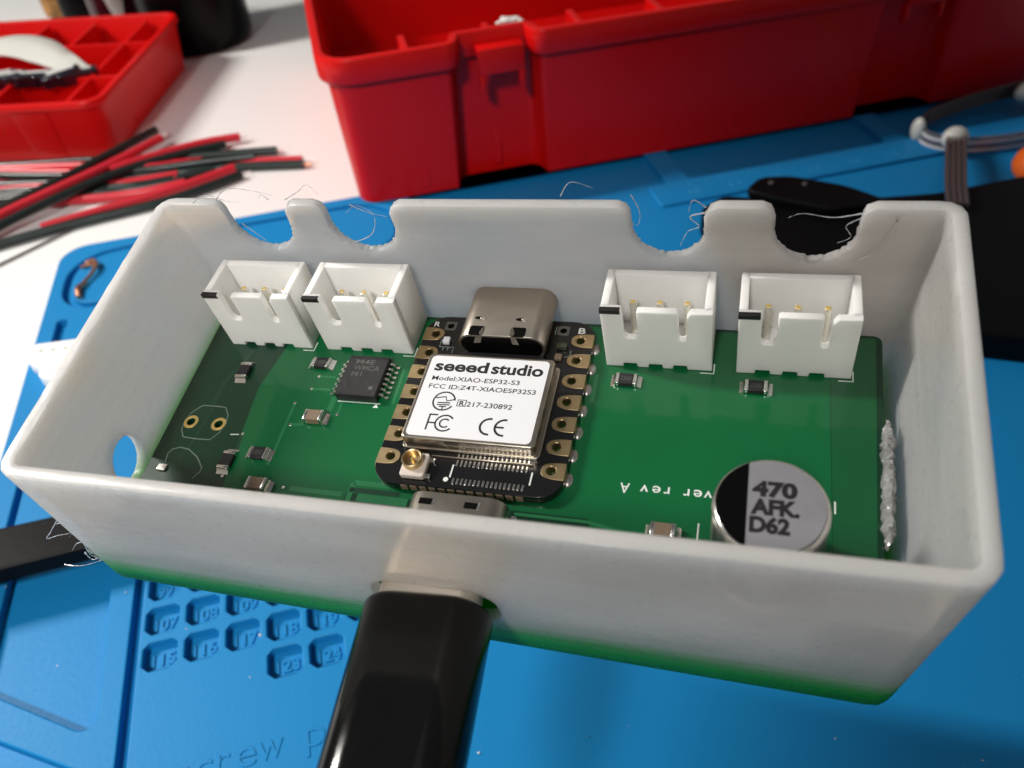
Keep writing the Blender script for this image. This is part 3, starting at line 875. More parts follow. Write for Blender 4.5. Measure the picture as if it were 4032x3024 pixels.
box_into(bm, -0.32, 0.32, -0.32, 0.32, 1.3, 5.9, 0.0)
top_f = [v for v in bm.verts if v.co.z > 5.8 * U]
bm2 = bmesh.new()
box_into(bm2, -0.32, 0.32, -0.32, 0.32, 1.3, 5.6, 0.12, 2)
bm.free()
pin_me = bm_mesh('pin', bm2); pin_me.materials.append(pm('tinned_pin', (0.88, 0.85, 0.76), 0.22, metal=0.7, var=0.1, vscale=30))
tip_me = box_mesh('pin_tip', (-0.22, 0.22, -0.22, 0.22, 5.55, 5.64), 0.03, 1); tip_me.materials.append(M['brightgold'])
mark_me = box_mesh('marker_stripe', (-0.05, 1.82, -0.04, 0.42, JH - 0.50, JH + 0.035), 0.03, 1); mark_me.materials.append(M['ink'])
for i, x in enumerate(jx):
    c = link('pin_socket', house, None, pcb); c.location = vec((x, JY, 0.02))
    for k in range(3):
        p = link('pin', pin_me, None, c); p.location = vec((2.47 + 2.5 * k, 3.3, 0))
        p = link('pin_tip', tip_me, None, c); p.location = vec((2.47 + 2.5 * k, 3.3, 0))
    link('marker_stripe', mark_me, None, c)

# ---- surface-mount parts
def chip_body(L_, W_, H_): return box_mesh('body', (-L_ / 2 + 0.32, L_ / 2 - 0.32, -W_ / 2, W_ / 2, 0.06, H_), 0.05, 1)
res_body = chip_body(2.0, 1.25, 0.55); res_body.materials.append(M['chip'])
cap_body = chip_body(2.0, 1.25, 0.85); cap_body.materials.append(M['ceramic'])
def cap_end(h):
    bm = bmesh.new()
    box_into(bm, -1.02, -0.66, -0.64, 0.64, 0.03, h + 0.02, 0.07, 2)
    # solder fillet
    vs_ = [bm.verts.new(vec(p)) for p in ((-1.02, -0.62, h * 0.7), (-1.02, 0.62, h * 0.7), (-1.45, 0.66, 0.05), (-1.45, -0.66, 0.05), (-1.15, -0.64, h * 0.28), (-1.15, 0.64, h * 0.28), (-1.02, -0.62, 0.03), (-1.02, 0.62, 0.03))]
    for q in ((0, 1, 5, 4), (4, 5, 2, 3), (0, 4, 6), (4, 3, 6), (1, 7, 5), (5, 7, 2), (3, 2, 7, 6)): bm.faces.new([vs_[k] for k in q])
    me = bm_mesh('solder_end', bm, angle=60); me.materials.append(M['tin']); return me
end_r, end_c = cap_end(0.55), cap_end(0.85)
def smd(kind, x, y, rot, mark=None):
    b_ = res_body if kind == 'resistor' else cap_body
    o = link(kind, b_, None, pcb); o.location = vec((x, y, 0.02)); o.rotation_euler = (0, 0, rot)
    for r in (0, math.pi):
        e = link('solder_end', end_r if kind == 'resistor' else end_c, None, o); e.rotation_euler = (0, 0, r)
    if mark:
        link('lettering', text_mesh('lettering', mark, 0.72, -0.50, -0.27, 0.565, width=1.0, offset=0.006), M['chipmark'], o)
smd('resistor', -28.1, 1.75, math.pi / 2 + 0.03)
smd('resistor', -19.5, 3.45, 0.0, '100')
smd('ceramic_capacitor', -17.5, -3.5, 0.02)
smd('resistor', -21.7, -8.25, 0.0, '1000')
smd('resistor', -24.75, -9.4, math.pi / 2)
smd('ceramic_capacitor', -20.2, -11.75, 0.0)
smd('resistor', 12.6, 3.75, -0.02, '3300')
smd('resistor', 24.4, 3.85, -0.02, '3300')
smd('ceramic_capacitor', 17.75, -11.95, 0.0)

# ---- black chip with leads
ic = link('chip', plate_mesh('body', [rrect(-16.05, -11.6, -0.95, 4.15, 0.06, 2)], 0.12, 1.12, 0.10, 1), M['chip'], pcb)
bm = bmesh.new()
prof = [(0.0, 0.62), (0.32, 0.62), (0.48, 0.5), (0.55, 0.16), (0.65, 0.08), (1.0, 0.08)]
for (u0, z0), (u1, z1) in zip(prof, prof[1:]):
    n = Vector((-(z1 - z0), u1 - u0)).normalized() * 0.14
    q = [bm.verts.new(vec((p[0], y, p[1]))) for p in ((u0, z0), (u1, z1), (u1 + n.x, z1 + n.y), (u0 + n.x, z0 + n.y)) for y in (-0.13, 0.13)]
    for f in ((0, 2, 3, 1), (4, 5, 7, 6), (2, 4, 6, 0) if False else (0, 6, 4, 2), (1, 3, 5, 7), (2, 4, 5, 3), (6, 0, 1, 7)):
        bm.faces.new([q[k] for k in f])
lead_me = bm_mesh('lead', bm, smooth=False); lead_me.materials.append(M['tin'])
for k in range(7):
    y = -0.35 + 0.65 * k
    l = link('lead', lead_me, None, ic); l.location = vec((-11.62, y, 0))
    l = link('lead', lead_me, None, ic); l.location = vec((-16.03, y, 0)); l.rotation_euler = (0, 0, math.pi)
marks = [text_mesh('t', tx, 0.85, -15.1, yy, 1.128, width=ww, offset=0.008) for tx, yy, ww in (('M4E', 3.05, 2.1), ('WMCA', 2.25, 2.8), ('M1', 1.45, 1.1))]
marks.append(sheet_mesh('t', [circle(-12.4, 0.05, 0.24, 14)], 1.128))
link('lettering', join_meshes('lettering', marks), M['chipmark'], ic)

# ---- round electrolytic capacitor
ecx, ecy, er = 25.65, -14.25, 3.98
ecap = link('electrolytic_capacitor', lathe_mesh('can', [(er - 0.1, 1.1), (er, 1.3), (er, 2.2), (er - 0.28, 2.6), (er, 3.0), (er, 9.45), (er - 0.06, 9.75), (er - 0.22, 9.98), (er - 0.45, 10.06), (0.02, 10.06)], ecx, ecy, 64, True, True), M['aluside'], pcb)
link('can_top', plate_mesh('can_top', [circle(ecx, ecy, er - 0.36, 48)], 10.055, 10.075), M['alu'], ecap)
rr = er - 0.3; cut = -1.55
a0 = math.degrees(math.acos(cut / rr))
seg = arc(ecx, ecy, rr, a0, 360 - a0, 26)
link('polarity_mark', sheet_mesh('polarity_mark', [seg], 10.085), M['blackmark'], ecap)
base_pl = round_poly([(ecx - 4.1, ecy - 3.75), (ecx + 3.0, ecy - 3.75), (ecx + 4.1, ecy - 2.9), (ecx + 4.1, ecy + 2.9), (ecx + 3.0, ecy + 4.1), (ecx - 4.1, ecy + 4.1)], 0.25, 2)
link('base', plate_mesh('base', [base_pl], 0.06, 1.12, 0.1), M['chip'], ecap)
el = [text_mesh('t', tx, sz, x, y, 10.09, width=w, offset=0.085) for tx, sz, x, y, w in
      (('470', 1.62, ecx - 1.28, ecy + 0.72, 3.0), ('AFK.', 1.62, ecx - 1.32, ecy - 0.72, 3.2), ('D62', 1.62, ecx - 1.36, ecy - 2.12, 2.65))]
link('lettering', join_meshes('lettering', el), M['print'], ecap)

# ---- USB port on the green board, by the front wall
def stadium(cx, cz, w, h, r, n=6): return rrect(cx - w / 2, cx + w / 2, cz - h / 2, cz + h / 2, r, n)
def usb_shell(name, cx, cz, w, h, y0, y1, th=0.28, r=None):
    r = r or h * 0.46
    me = plate_mesh(name, [stadium(cx, cz, w, h, r), stadium(cx, cz, w - 2 * th, h - 2 * th, r - th)], 0, y1 - y0, 0.05)
    me.transform(Matrix(((1, 0, 0, 0), (0, 0, -1, y1 * U), (0, 1, 0, 0), (0, 0, 0, 1))))
    return me
port = link('usb_port', usb_shell('usb_port', 0.62, 1.66, 8.7, 3.2, -19.2, -12.1), M['usbmetal'], pcb)
link('back_plate', box_mesh('back_plate', (-3.2, 4.4, -12.6, -12.2, 0.3, 2.95), 0.1), M['chip'], port)
for x in (-1.9, 2.15):
    link('slot', box_mesh('slot', (x - 0.62, x + 0.62, -13.35, -12.75, 3.2, 3.285), 0.02, 1), M['blackmark'], port)
    link('latch_spring', box_mesh('latch_spring', (x + 0.56, x + 0.74, -13.4, -12.7, 3.2, 3.31), 0.03, 1), M['tin'], port)
for x in (-3.95, 5.2):
    link('solder_joint', plate_mesh('solder_joint', [rrect(x - 0.35, x + 0.35, -13.6, -12.2, 0.25, 3)], 0.01, 0.9, 0.2, 2), M['tin'], port)

# ---- black microcontroller module
holes14 = [(sx * 7.62, (3 - i) * 2.54) for sx in (-1, 1) for i in range(7)]
xo = rrect(-8.9, 8.9, -10.4, 10.15, 2.2, 6)
mod = link('microcontroller_module', plate_mesh('module_board', [xo] + [circle(x, y, 0.47, 14) for x, y in holes14] + [circle(-6.29, 8.82, 0.36, 12), circle(5.68, 8.87, 0.36, 12)], 0.12, 1.1, 0.04), M['blackpcb'], pcb)
pad_o = round_poly([(1.28, -0.86), (1.28, 0.86), (0.1, 0.86), (-0.75, 0.62), (-0.98, 0.0), (-0.75, -0.62), (0.1, -0.86)], [0.05, 0.05, 0.4, 0.4, 0.3, 0.4, 0.4], 3)
pad_o = list(reversed(pad_o))
pad_me = plate_mesh('pad', [pad_o, circle(0, 0, 0.50, 18)], 1.10, 1.16, 0.02); pad_me.materials.append(M['gold'])
edge_me = plate_mesh('edge_plating', [round_poly([(1.24, -0.62), (1.31, -0.62), (1.31, 0.62), (1.24, 0.62)], 0.0)], 0.12, 1.12); edge_me.materials.append(M['gold'])
bm = bmesh.new()
bmesh.ops.create_uvsphere(bm, u_segments=10, v_segments=6, radius=0.5 * U)
for v in bm.verts: v.co = Vector((v.co.x * 0.95, v.co.y * 1.5, max(0.0, v.co.z * 0.6) + 0.01 * U))
sj_me = bm_mesh('solder_joint', bm); sj_me.materials.append(pm('dull_solder', (0.42, 0.41, 0.39), 0.38, metal=0.9, var=0.2, vscale=30, bump=0.6, bscale=60))
tube_me = plate_mesh('hole_wall', [circle(0, 0, 0.49, 14), circle(0, 0, 0.43, 14)], 0.14, 1.09); tube_me.materials.append(M['gold'])
for x, y in holes14:
    ro = 0 if x > 0 else math.pi
    for me in (pad_me, edge_me, tube_me):
        o = link(me.name, me, None, mod); o.location = vec((x, y, 0)); o.rotation_euler = (0, 0, ro)
    o = link('solder_joint', sj_me, None, mod); o.location = vec((x + math.copysign(1.42, x), y - 0.1, 0.02)); o.rotation_euler = (0, 0, ro)
for x, y in ((-6.29, 8.82), (5.68, 8.87)):
    link('test_pad', plate_mesh('test_pad', [rrect(x - 0.62, x + 0.62, y - 0.6, y + 0.6, 0.2, 3), circle(x, y, 0.36, 12)], 1.10, 1.14, 0.01), pm('tarnished_pad', (0.20, 0.19, 0.175), 0.35, metal=0.8, var=0.1), mod)
link('lettering', join_meshes('lettering', [text_mesh('t', 'R', 0.95, -8.15, 8.7, 1.115, width=0.6, offset=0.01), text_mesh('t', 'B', 1.05, 7.2, 8.6, 1.115, width=0.72, offset=0.03)]), M['silk'], mod)
# metal shield and printed label
link('shield', plate_mesh('shield', [rrect(-6.5, 6.15, -6.62, 3.55, 0.45, 4)], 1.11, 2.95, 0.16, 3), M['shieldmetal'], mod)
link('shield_skirt', plate_mesh('shield_skirt', [rrect(-6.72, 6.42, -6.72, 3.8, 0.4, 4)], 1.105, 1.5, 0.06, 2), M['shieldmetal'], mod)
link('paper_label', plate_mesh('paper_label', [rrect(-6.1, 5.75, -6.3, 3.2, 0.5, 5)], 2.95, 3.0, 0.015), M['sticker'], mod)
TZ = 3.008
T = [text_mesh('t', 'seeed', 1.80, -5.5, 1.37, TZ, width=5.4, offset=0.055),
     text_mesh('t', 'studio', 1.80, 0.25, 1.36, TZ, width=5.05, offset=0.055),
     text_mesh('t', 'Model:XIAO-ESP32-S3', 0.74, -5.38, 0.17, TZ, width=8.7, offset=0.007),
     text_mesh('t', 'FCC ID:Z4T-XIAOESP32S3', 0.74, -5.42, -0.82, TZ, width=10.5, offset=0.007),
     text_mesh('t', '217-230892', 0.78, -1.14, -2.70, TZ, width=4.4, offset=0.008),
     text_mesh('t', 'R', 0.72, -1.86, -2.63, TZ, width=0.5, offset=0.02)]
k = 0.13
T.append(strokes_mesh('t', [arc(-3.42, -2.27, 1.05, 8, 330, 30)], k * 1.25, TZ))
T.append(strokes_mesh('t', [[(-4.3, -1.95), (-3.35, -1.75), (-3.15, -2.25), (-2.4, -2.0)]], k, TZ))
T.append(strokes_mesh('t', [[(-4.0, -2.48), (-2.75, -2.44)], [(-4.0, -2.72), (-2.75, -2.68)], [(-3.75, -2.92), (-3.05, -2.9)], [(-3.4, -2.9), (-3.36, -3.3)]], k, TZ))
T.append(strokes_mesh('t', [[(-2.08, -2.72), (-1.22, -2.72)], [(-1.25, -2.72), (-1.25, -1.98)], [(-1.22, -2.01), (-2.08, -2.01)], [(-2.05, -2.0), (-2.05, -2.72)]], 0.08, TZ))
T.append(strokes_mesh('t', [[(-4.30, -5.62), (-4.30, -3.80)], [(-4.38, -3.88), (-3.52, -3.88)], [(-4.30, -4.80), (-3.55, -4.80)]], 0.17, TZ))
T.append(strokes_mesh('t', [arc(-2.68, -4.76, 0.88, 38, 322, 22)], 0.17, TZ))
T.append(strokes_mesh('t', [arc(-2.66, -4.76, 0.46, 42, 318, 18)], 0.16, TZ))
T.append(strokes_mesh('t', [arc(1.62, -4.76, 0.86, 82, 278, 22)], 0.22, TZ))
T.append(strokes_mesh('t', [arc(3.02, -4.76, 0.86, 82, 278, 22)], 0.22, TZ))
T.append(strokes_mesh('t', [[(2.15, -4.76), (3.0, -4.76)]], 0.2, TZ))
link('lettering', join_meshes('lettering', T), M['print'], mod)
# USB-C socket at the back of the module
usb = link('usb_socket', usb_shell('usb_socket', 0.42, 2.72, 8.75, 3.2, 4.95, 11.6), M['usbmetal'], mod)
def wedge(name, pts, th, mat):
    me = plate_mesh(name, [pts], 0, th, 0.0); link(name, me, mat, usb); return me
link('socket_core', box_mesh('socket_core', (-3.5, 4.34, 4.97, 8.0, 1.42, 4.02), 0.3), M['blackmark'], usb)
link('socket_block', box_mesh('socket_block', (-4.55, 4.55, 3.85, 5.0, 1.1, 1.75), 0.15), M['chip'], usb)
for x, sg in ((-1.95, 1), (2.25, -1)):
    link('cutout', plate_mesh('cutout', [rrect(x - 0.75, x + 0.75, 4.93, 6.15, 0.25, 3)], 4.31, 4.335), M['blackmark'], usb)
    bm = bmesh.new()
    q = [bm.verts.new(vec(p)) for p in ((x + sg * 0.1, 4.85, 4.3), (x + sg * 0.72, 5.1, 4.36), (x + sg * 0.66, 6.05, 4.40), (x + sg * 0.42, 5.75, 4.32), (x - sg * 0.2, 4.55, 3.6), (x + sg * 0.5, 4.6, 3.6))]
    for f in ((0, 1, 2, 3), (0, 4, 5, 1)): bm.faces.new([q[i] for i in f])
    bmesh.ops.solidify(bm, geom=bm.faces[:], thickness=0.12 * U)
    link('bent_tab', bm_mesh('bent_tab', bm, smooth=False), M['usbmetal'], usb)
    link('dimple', plate_mesh('dimple', [circle(x - 0.1, 7.2, 0.5, 14, 0.2)], 4.31, 4.333), M['blackmark'], usb)
    link('dimple_edge', plate_mesh('dimple_edge', [circle(x + 0.25, 7.18, 0.28, 12, 0.17)], 4.315, 4.40, 0.03, 2), M['tin'], usb)
# small parts on the module
link('status_led', box_mesh('status_led', (-6.45, -5.7, 6.2, 7.0, 1.1, 1.6), 0.12), M['sticker'], mod)
link('silk_outline', strokes_mesh('silk_outline', [[(-6.75, 6.95), (-6.75, 5.95), (-5.2, 5.95), (-5.2, 5.2)], [(-6.3, 5.95), (-6.3, 5.5)], [(-5.8, 5.95), (-5.8, 5.5)], [(6.9, 6.3), (6.9, 5.6), (6.4, 5.4)], [(4.9, 8.3), (4.9, 9.4)]], 0.12, 1.115), M['silk_grey'], mod)
link('small_part', box_mesh('small_part', (5.4, 6.5, 6.3, 7.0, 1.1, 1.55), 0.1), pm('olive_part', (0.10, 0.11, 0.07), 0.25, metal=0.6), mod)
link('small_part', box_mesh('small_part', (5.5, 6.2, 4.9, 5.6, 1.1, 1.5), 0.1), M['ceramic'], mod)
ufl = link('antenna_socket', plate_mesh('antenna_socket', [rrect(-5.95, -3.6, -9.85, -7.35, 0.25, 3)], 1.11, 1.75, 0.12, 2), pm('cream_plastic', (0.62, 0.55, 0.49), 0.4, var=0.06, vscale=20), mod)
link('gold_ring', lathe_mesh('gold_ring', [(0.98, 1.7), (0.98, 2.35), (0.9, 2.42), (0.78, 2.35), (0.76, 1.8)], -4.95, -8.35, 24, False, True), M['gold'], ufl)
link('centre_pin', lathe_mesh('centre_pin', [(0.16, 1.75), (0.16, 2.2), (0.08, 2.28)], -4.95, -8.35, 10, False, True), M['brightgold'], ufl)
for y in (-7.8, -9.5):
    link('solder_joint', box_mesh('solder_joint', (-3.6, -3.1, y - 0.25, y + 0.25, 1.1, 1.4), 0.1), M['tin'], ufl)
tick_me = plate_mesh('solder_pad', [rrect(-0.10, 0.10, -0.32, 0.32, 0.06, 2)], 1.10, 1.17, 0.03); tick_me.materials.append(M['tin'])
for y, x0, x1, n, sc in ((-7.0, -1.1, 5.5, 17, 0.62), (-7.72, -1.05, 5.45, 17, 1.0), (-9.62, -0.95, 5.48, 17, 1.0)):
    if n:
        for i in range(n):
            o = link('solder_pad', tick_me, None, mod); o.location = vec((x0 + (x1 - x0) * i / (n - 1), y - (0.0 if sc == 1 else -0.02), 0)); o.scale = (1, sc, 1)
link('silk_outline', strokes_mesh('silk_outline', [[(-1.36, -7.9), (-1.36, -9.25)], [(6.02, -7.95), (6.02, -9.27)]], 0.14, 1.115), M['silk'], mod)
link('pin_one_mark', sheet_mesh('pin_one_mark', [circle(-1.68, -9.5, 0.24, 14)], 1.115), M['silk'], mod)
link('shield_lip', box_mesh('shield_lip', (-3.6, 5.95, -7.34, -7.2, 1.1, 1.35), 0.04, 1), M['shieldmetal'], mod)
frag = [(-5.5 + 0.9 * k, -10.42, 0.1) for k in range(13)]
for x, y, z in frag:
    link('edge_tab', box_mesh('edge_tab', (x - 0.33, x + 0.33, -10.47, -10.38, 0.16 + 0.1 * rng.random(), 0.95), 0.02, 1), M['ceramic'], mod)

# ================================================================== USB CABLE plugged into the front wall
yaw = Matrix.Translation(vec((0.40, -21.75, 1.15))) @ Matrix.Rotation(math.radians(3.4), 4, 'Z')
cable = thing('usb_cable', 'black USB cable with glossy moulded plug pushed into the front wall of the box', 'cable', M_B @ yaw)
def along_y(me, y1): me.transform(Matrix(((1, 0, 0, 0), (0, 0, -1, y1 * U), (0, 1, 0, 0), (0, 0, 0, 1)))); return me
rings = [(rrect(-5.05, 5.05, -3.0, 3.0, 2.8, 7), 0.0)]
loops = []
for y, w, h in ((0.35, 4.7, 2.65), (0.12, 5.05, 2.95), (-0.25, 5.25, 3.1), (-26.0, 5.3, 3.15), (-29.5, 4.6, 2.9), (-31.0, 2.6, 2.3), (-42, 2.1, 2.1)):
    loops.append((rrect(-w, w, -h, h, h * 0.93, 7), -y))
me = loft_mesh('plug_body', [([(p[0], p[1]) for p in l], y) for l, y in loops])
me.transform(Matrix(((1, 0, 0, 0), (0, 0, -1, 0), (0, 1, 0, 0), (0, 0, 0, 1))))
link('plug_body', me, M['plug'], cable)
link('plug_shell', along_y(plate_mesh('plug_shell', [rrect(-4.15, 4.15, -1.6, 2.3, 1.5, 5)], 0, 5.0, 0.1), 5.2), M['plugmetal'], cable)
bpts = [(0, -40, 0), (0, -52, -3), (1, -62, -14), (4, -72, -32), (8, -90, -41), (4, -120, -30)]
link('cord', tube_mesh('cord', bpts, 2.0, 14, n=8), M['black'], cable)

# ================================================================== BIG RED BOX BEHIND
rb = thing('parts_box', 'large red plastic parts box with latch recesses, standing behind the translucent box', 'storage box')
def rb_outline(off):
    base = [(44.6, 89.8), (71.8, 89.8), (73.2, 95.0), (89.6, 95.0), (91.0, 89.8), (175.0, 89.8), (176.4, 95.0), (192.6, 95.0), (194.0, 89.8), (226.5, 89.8), (226.5, 190), (44.6, 190)]
    rad = [6.5, 1.6, 0.8, 0.8, 1.6, 1.6, 0.8, 0.8, 1.6, 5, 5, 5]
    return offset_poly(round_poly(base, rad, 5), off)
o0 = rb_outline(0)
body = [(offset_poly(o0, -2.6), 0.0), (offset_poly(o0, -2.0), 0.4), (offset_poly(o0, -0.4), 29.3), (offset_poly(o0, -0.35), 29.6),
        (offset_poly(o0, 1.05), 29.9), (offset_poly(o0, 1.3), 30.4), (offset_poly(o0, 1.3), 34.6), (offset_poly(o0, 1.0), 35.2), (offset_poly(o0, 0.4), 35.3),
        (offset_poly(o0, -0.5), 35.2), (offset_poly(o0, -0.9), 34.6), (offset_poly(o0, -2.6), 2.2)]
link('shell', loft_mesh('shell', body), M['red'], rb)
for x in (62.5, 81.3, 101.0, 119.9, 139, 158, 177.5, 203):
    y0 = 96.6 if (72.0 < x < 91 or 175 < x < 194) else 91.6
    bm = bmesh.new()
    q = [bm.verts.new(vec((x + s * w, y, z))) for s in (-1, 1) for (y, z, w) in ((y0 - 0.2, 2.2, 1.0), (102.6, 2.2, 1.0), (101.2, 34.2, 0.75), (y0 - 0.2, 34.2, 0.75))]
    for f in ((0, 3, 2, 1), (4, 5, 6, 7), (1, 2, 6, 5), (2, 3, 7, 6), (0, 1, 5, 4), (0, 4, 7, 3)): bm.faces.new([q[k] for k in f])
    bmesh.ops.bevel(bm, geom=bm.edges[:], offset=0.15 * U, segments=1, affect='EDGES')
    link('inner_rib', bm_mesh('inner_rib', bm), M['red'], rb)
for x0 in (77.3, 179.6):
    bm = bmesh.new()
    box_into(bm, x0, x0 + 10.2, 89.9, 95.4, 31.3, 32.6, 0.25)
    box_into(bm, x0, x0 + 10.2, 89.3, 90.6, 27.2, 32.75, 0.3)
    box_into(bm, x0, x0 + 1.25, 89.35, 91.6, 23.3, 27.3, 0.3)
    box_into(bm, x0 + 8.95, x0 + 10.2, 89.35, 91.6, 23.6, 27.3, 0.3)
    link('latch_tab', bm_mesh('latch_tab', bm), M['red'], rb)
# scrap lying on its rim
bm = bmesh.new(); bmesh.ops.create_icosphere(bm, subdivisions=2, radius=1.0 * U)
rg = random.Random(3)
for v in bm.verts:
    k = 1 + rg.uniform(-0.35, 0.35); v.co = Vector((v.co.x * 2.3 * k, v.co.y * 1.4 * k, v.co.z * 1.0 * k)) + vec((86.2, 98.2, 34.6))
for px_ in ((89.0, 97.6, 34.4),):
    b2 = bmesh.ops.create_icosphere(bm, subdivisions=1, radius=0.6 * U)
    for v in b2['verts']: v.co = v.co * (1 + rg.uniform(-0.3, 0.3)) + vec(px_)
tag(link('plastic_scrap', bm_mesh('plastic_scrap', bm, smooth=False), M['paper']), 'small crumpled white scrap at the front rim of the large red box', 'scrap')

# ================================================================== SMALLER RED TRAY, LEFT
ang = math.atan2(-0.264, 0.9645)     # direction of its front edge
M_T = Matrix.Translation(Vector((-15.7, 145.4, -2.2)) * U) @ Matrix.Rotation(ang + 0.0, 4, 'Z')
tray = thing('parts_tray', 'smaller red plastic tray with inner dividers, holding black parts and white foam', 'parts tray', M_T)
to = round_poly([(-92, -1.6), (1.4, -1.6), (1.4, 64.5), (-92, 64.5)], 5, 6)
body = [(offset_poly(to, -2.4), 0.0), (offset_poly(to, -2.0), 0.3), (offset_poly(to, -0.2), 14.6), (offset_poly(to, 0.7), 14.9), (offset_poly(to, 0.7), 16.2), (offset_poly(to, 0.4), 16.6),
        (offset_poly(to, -1.0), 16.6), (offset_poly(to, -1.3), 16.2), (offset_poly(to, -2.6), 2.0)]
link('shell', loft_mesh('shell', body), M['red'], tray)
def divider(x0, x1, y0, y1, z1=15.4):
    link('divider', box_mesh('divider', (x0, x1, y0, y1, 1.8, z1), 0.25), M['red'], tray)
divider(-90, 0.0, 17.6, 18.8); divider(-90, 0.0, 42.6, 43.8)
divider(-9.4, -8.3, 0.6, 17.6); divider(-9.4, -8.3, 18.8, 42.6); divider(-9.4, -8.3, 43.8, 62.6)
divider(-26.2, -25.1, 43.8, 62.6); divider(-31.5, -30.4, 0.6, 17.6); divider(-42, -41, 43.8, 62.6)
for x in (-22.5, -60):
    link('outer_rib', loft_mesh('outer_rib', [(rrect(x, x + 9, -0.2, 2, 0.9, 3), 0.3), (rrect(x - 0.6, x + 9.6, -2.0, 2, 0.9, 3), 14.4)]), M['red'], tray)
def t2w(x, y, z): return (M_T @ (Vector((x, y, z)) * U)) / U

# black shiny parts lying in the tray
spec = [(-13.2, 23.0, 13.0, 66), (-17.0, 21.4, 13.6, 62), (-20.6, 22.8, 13.0, 64), (-24.4, 21.2, 13.6, 58), (-28.4, 22.6, 13.0, 62), (-32.6, 21.4, 13.5, 60), (-37.2, 23.8, 13.0, 66), (-42.4, 22.6, 13.4, 62)]
SP = ['shiny black part nearest the right end of the row in the smaller red tray', 'second shiny black part from the right in the smaller red tray',
      'third shiny black part from the right in the smaller red tray', 'fourth shiny black part from the right in the smaller red tray',
      'fifth shiny black part from the right in the smaller red tray', 'sixth shiny black part from the right in the smaller red tray',
      'seventh shiny black part from the right in the smaller red tray', 'leftmost shiny black part of the row in the smaller red tray']
for i, (x, y, z, a) in enumerate(spec):
    mt = M_T @ Matrix.Translation(vec((x, y - 3.2, z + 2.8))) @ Matrix.Rotation(math.radians(a - 35), 4, 'Z') @ Matrix.Rotation(math.radians(rg.uniform(-8, 8)), 4, 'Y')
    t = thing('shiny_part', SP[i], 'component', mt, 'shiny black parts in the left red tray')
    link('body', plate_mesh('body', [rrect(-5.4, 5.4, -2.1, 2.1, 1.0, 4)], -2.4, 1.0, 0.5, 3), M['diode'], t)
    link('painted_glint', plate_mesh('painted_glint', [rrect(-3.6, 4.0, -0.1, 1.2, 0.4, 3)], 0.96, 1.12, 0.05), M['silver_and_glint'], t)  # white plate painting a highlight on the glossy body
# strip of white foam
bm = bmesh.new(); R0 = []
fp = [(-62, 40, 13.2), (-50, 43, 15.4), (-40, 42.6, 16.0), (-30, 38.0, 15.6), (-22, 32.4, 14.2), (-14.2, 27.0, 11.8)]
sp = smooth_path(fp, 5)
for i, p in enumerate(sp):
    w = 5.2 - 3.0 * max(0, (i / (len(sp) - 1) - 0.6)) / 0.4
    R0.append([bm.verts.new(vec(t2w(p.x + dx * 0.35, p.y + dx, p.z + 2.0 + dz))) for dx, dz in ((-w * 1.35, -2.2), (-w * 1.45, -1.4), (-w * 0.5, 0.5), (w * 0.6, 0.4), (w * 0.7, -0.4), (-w * 0.4, -0.8))])
for a, b in zip(R0, R0[1:]):
    for k in range(6): bm.faces.new((a[k], a[(k + 1) % 6], b[(k + 1) % 6], b[k]))
bm.faces.new(R0[0]); bm.faces.new(list(reversed(R0[-1])))
tag(link('foam_strip', bm_mesh('foam_strip', bm, angle=60), M['foam']), 'curved strip of white foam lying across the smaller red tray', 'foam')

# ================================================================== BOTTLES BEHIND THE TRAY
tag(link('bottle', lathe_mesh('bottle', [(14, -2.2), (16.5, -1.6), (17.6, 0.2), (17.8, 3), (17.6, 44), (16, 52), (9, 60), (7, 64), (7, 72)], 4.6, 228.5, 48), M['darkglass']),
    'tall glossy black bottle behind the right end of the smaller red tray', 'bottle')
mb = thing('jar', 'dark maroon glass jar with an oval white label, left of the black bottle', 'jar', Matrix.Translation(vec((-21.6, 243.4, -2.2))))
link('glass', lathe_mesh('glass', [(8.5, 0), (9.8, 0.6), (10.2, 2.4), (10.2, 30), (8, 35), (6, 40)], 0, 0, 40), M['maroon'], mb)
bm = bmesh.new()
for i in range(0, 18):
    a = 2 * math.pi * i / 18
    th = -1.48 + 0.30 * math.cos(a); z = 20 + 11 * math.sin(a)
    bm.verts.new(vec((10.32 * math.cos(th), 10.32 * math.sin(th), z)))
bm.verts.ensure_lookup_table(); f = bm.faces.new(bm.verts[:]); bmesh.ops.triangulate(bm, faces=[f])
link('oval_label', bm_mesh('oval_label', bm), M['paper'], mb)
cj = thing('cork_jar', 'small jar filled with amber cork crumbs, behind the smaller red tray', 'jar', Matrix.Translation(vec((-50.5, 283, -2.2))))
link('filling', lathe_mesh('filling', [(5.8, 0), (6.6, 0.6), (6.8, 2), (6.8, 18.5), (6.2, 19.5)], 0, 0, 32), M['cork'], cj)
link('cap', lathe_mesh('cap', [(7.0, 19.0), (7.3, 19.6), (7.3, 33), (6.6, 34)], 0, 0, 32), M['black'], cj)
tag(link('dark_canister', lathe_mesh('dark_canister', [(7, -2.2), (8, -1.6), (8.2, 0), (8.2, 38), (7, 40)], -37.8, 263, 32), M['black']), 'matt black canister between the amber cork jar and the maroon jar', 'canister')

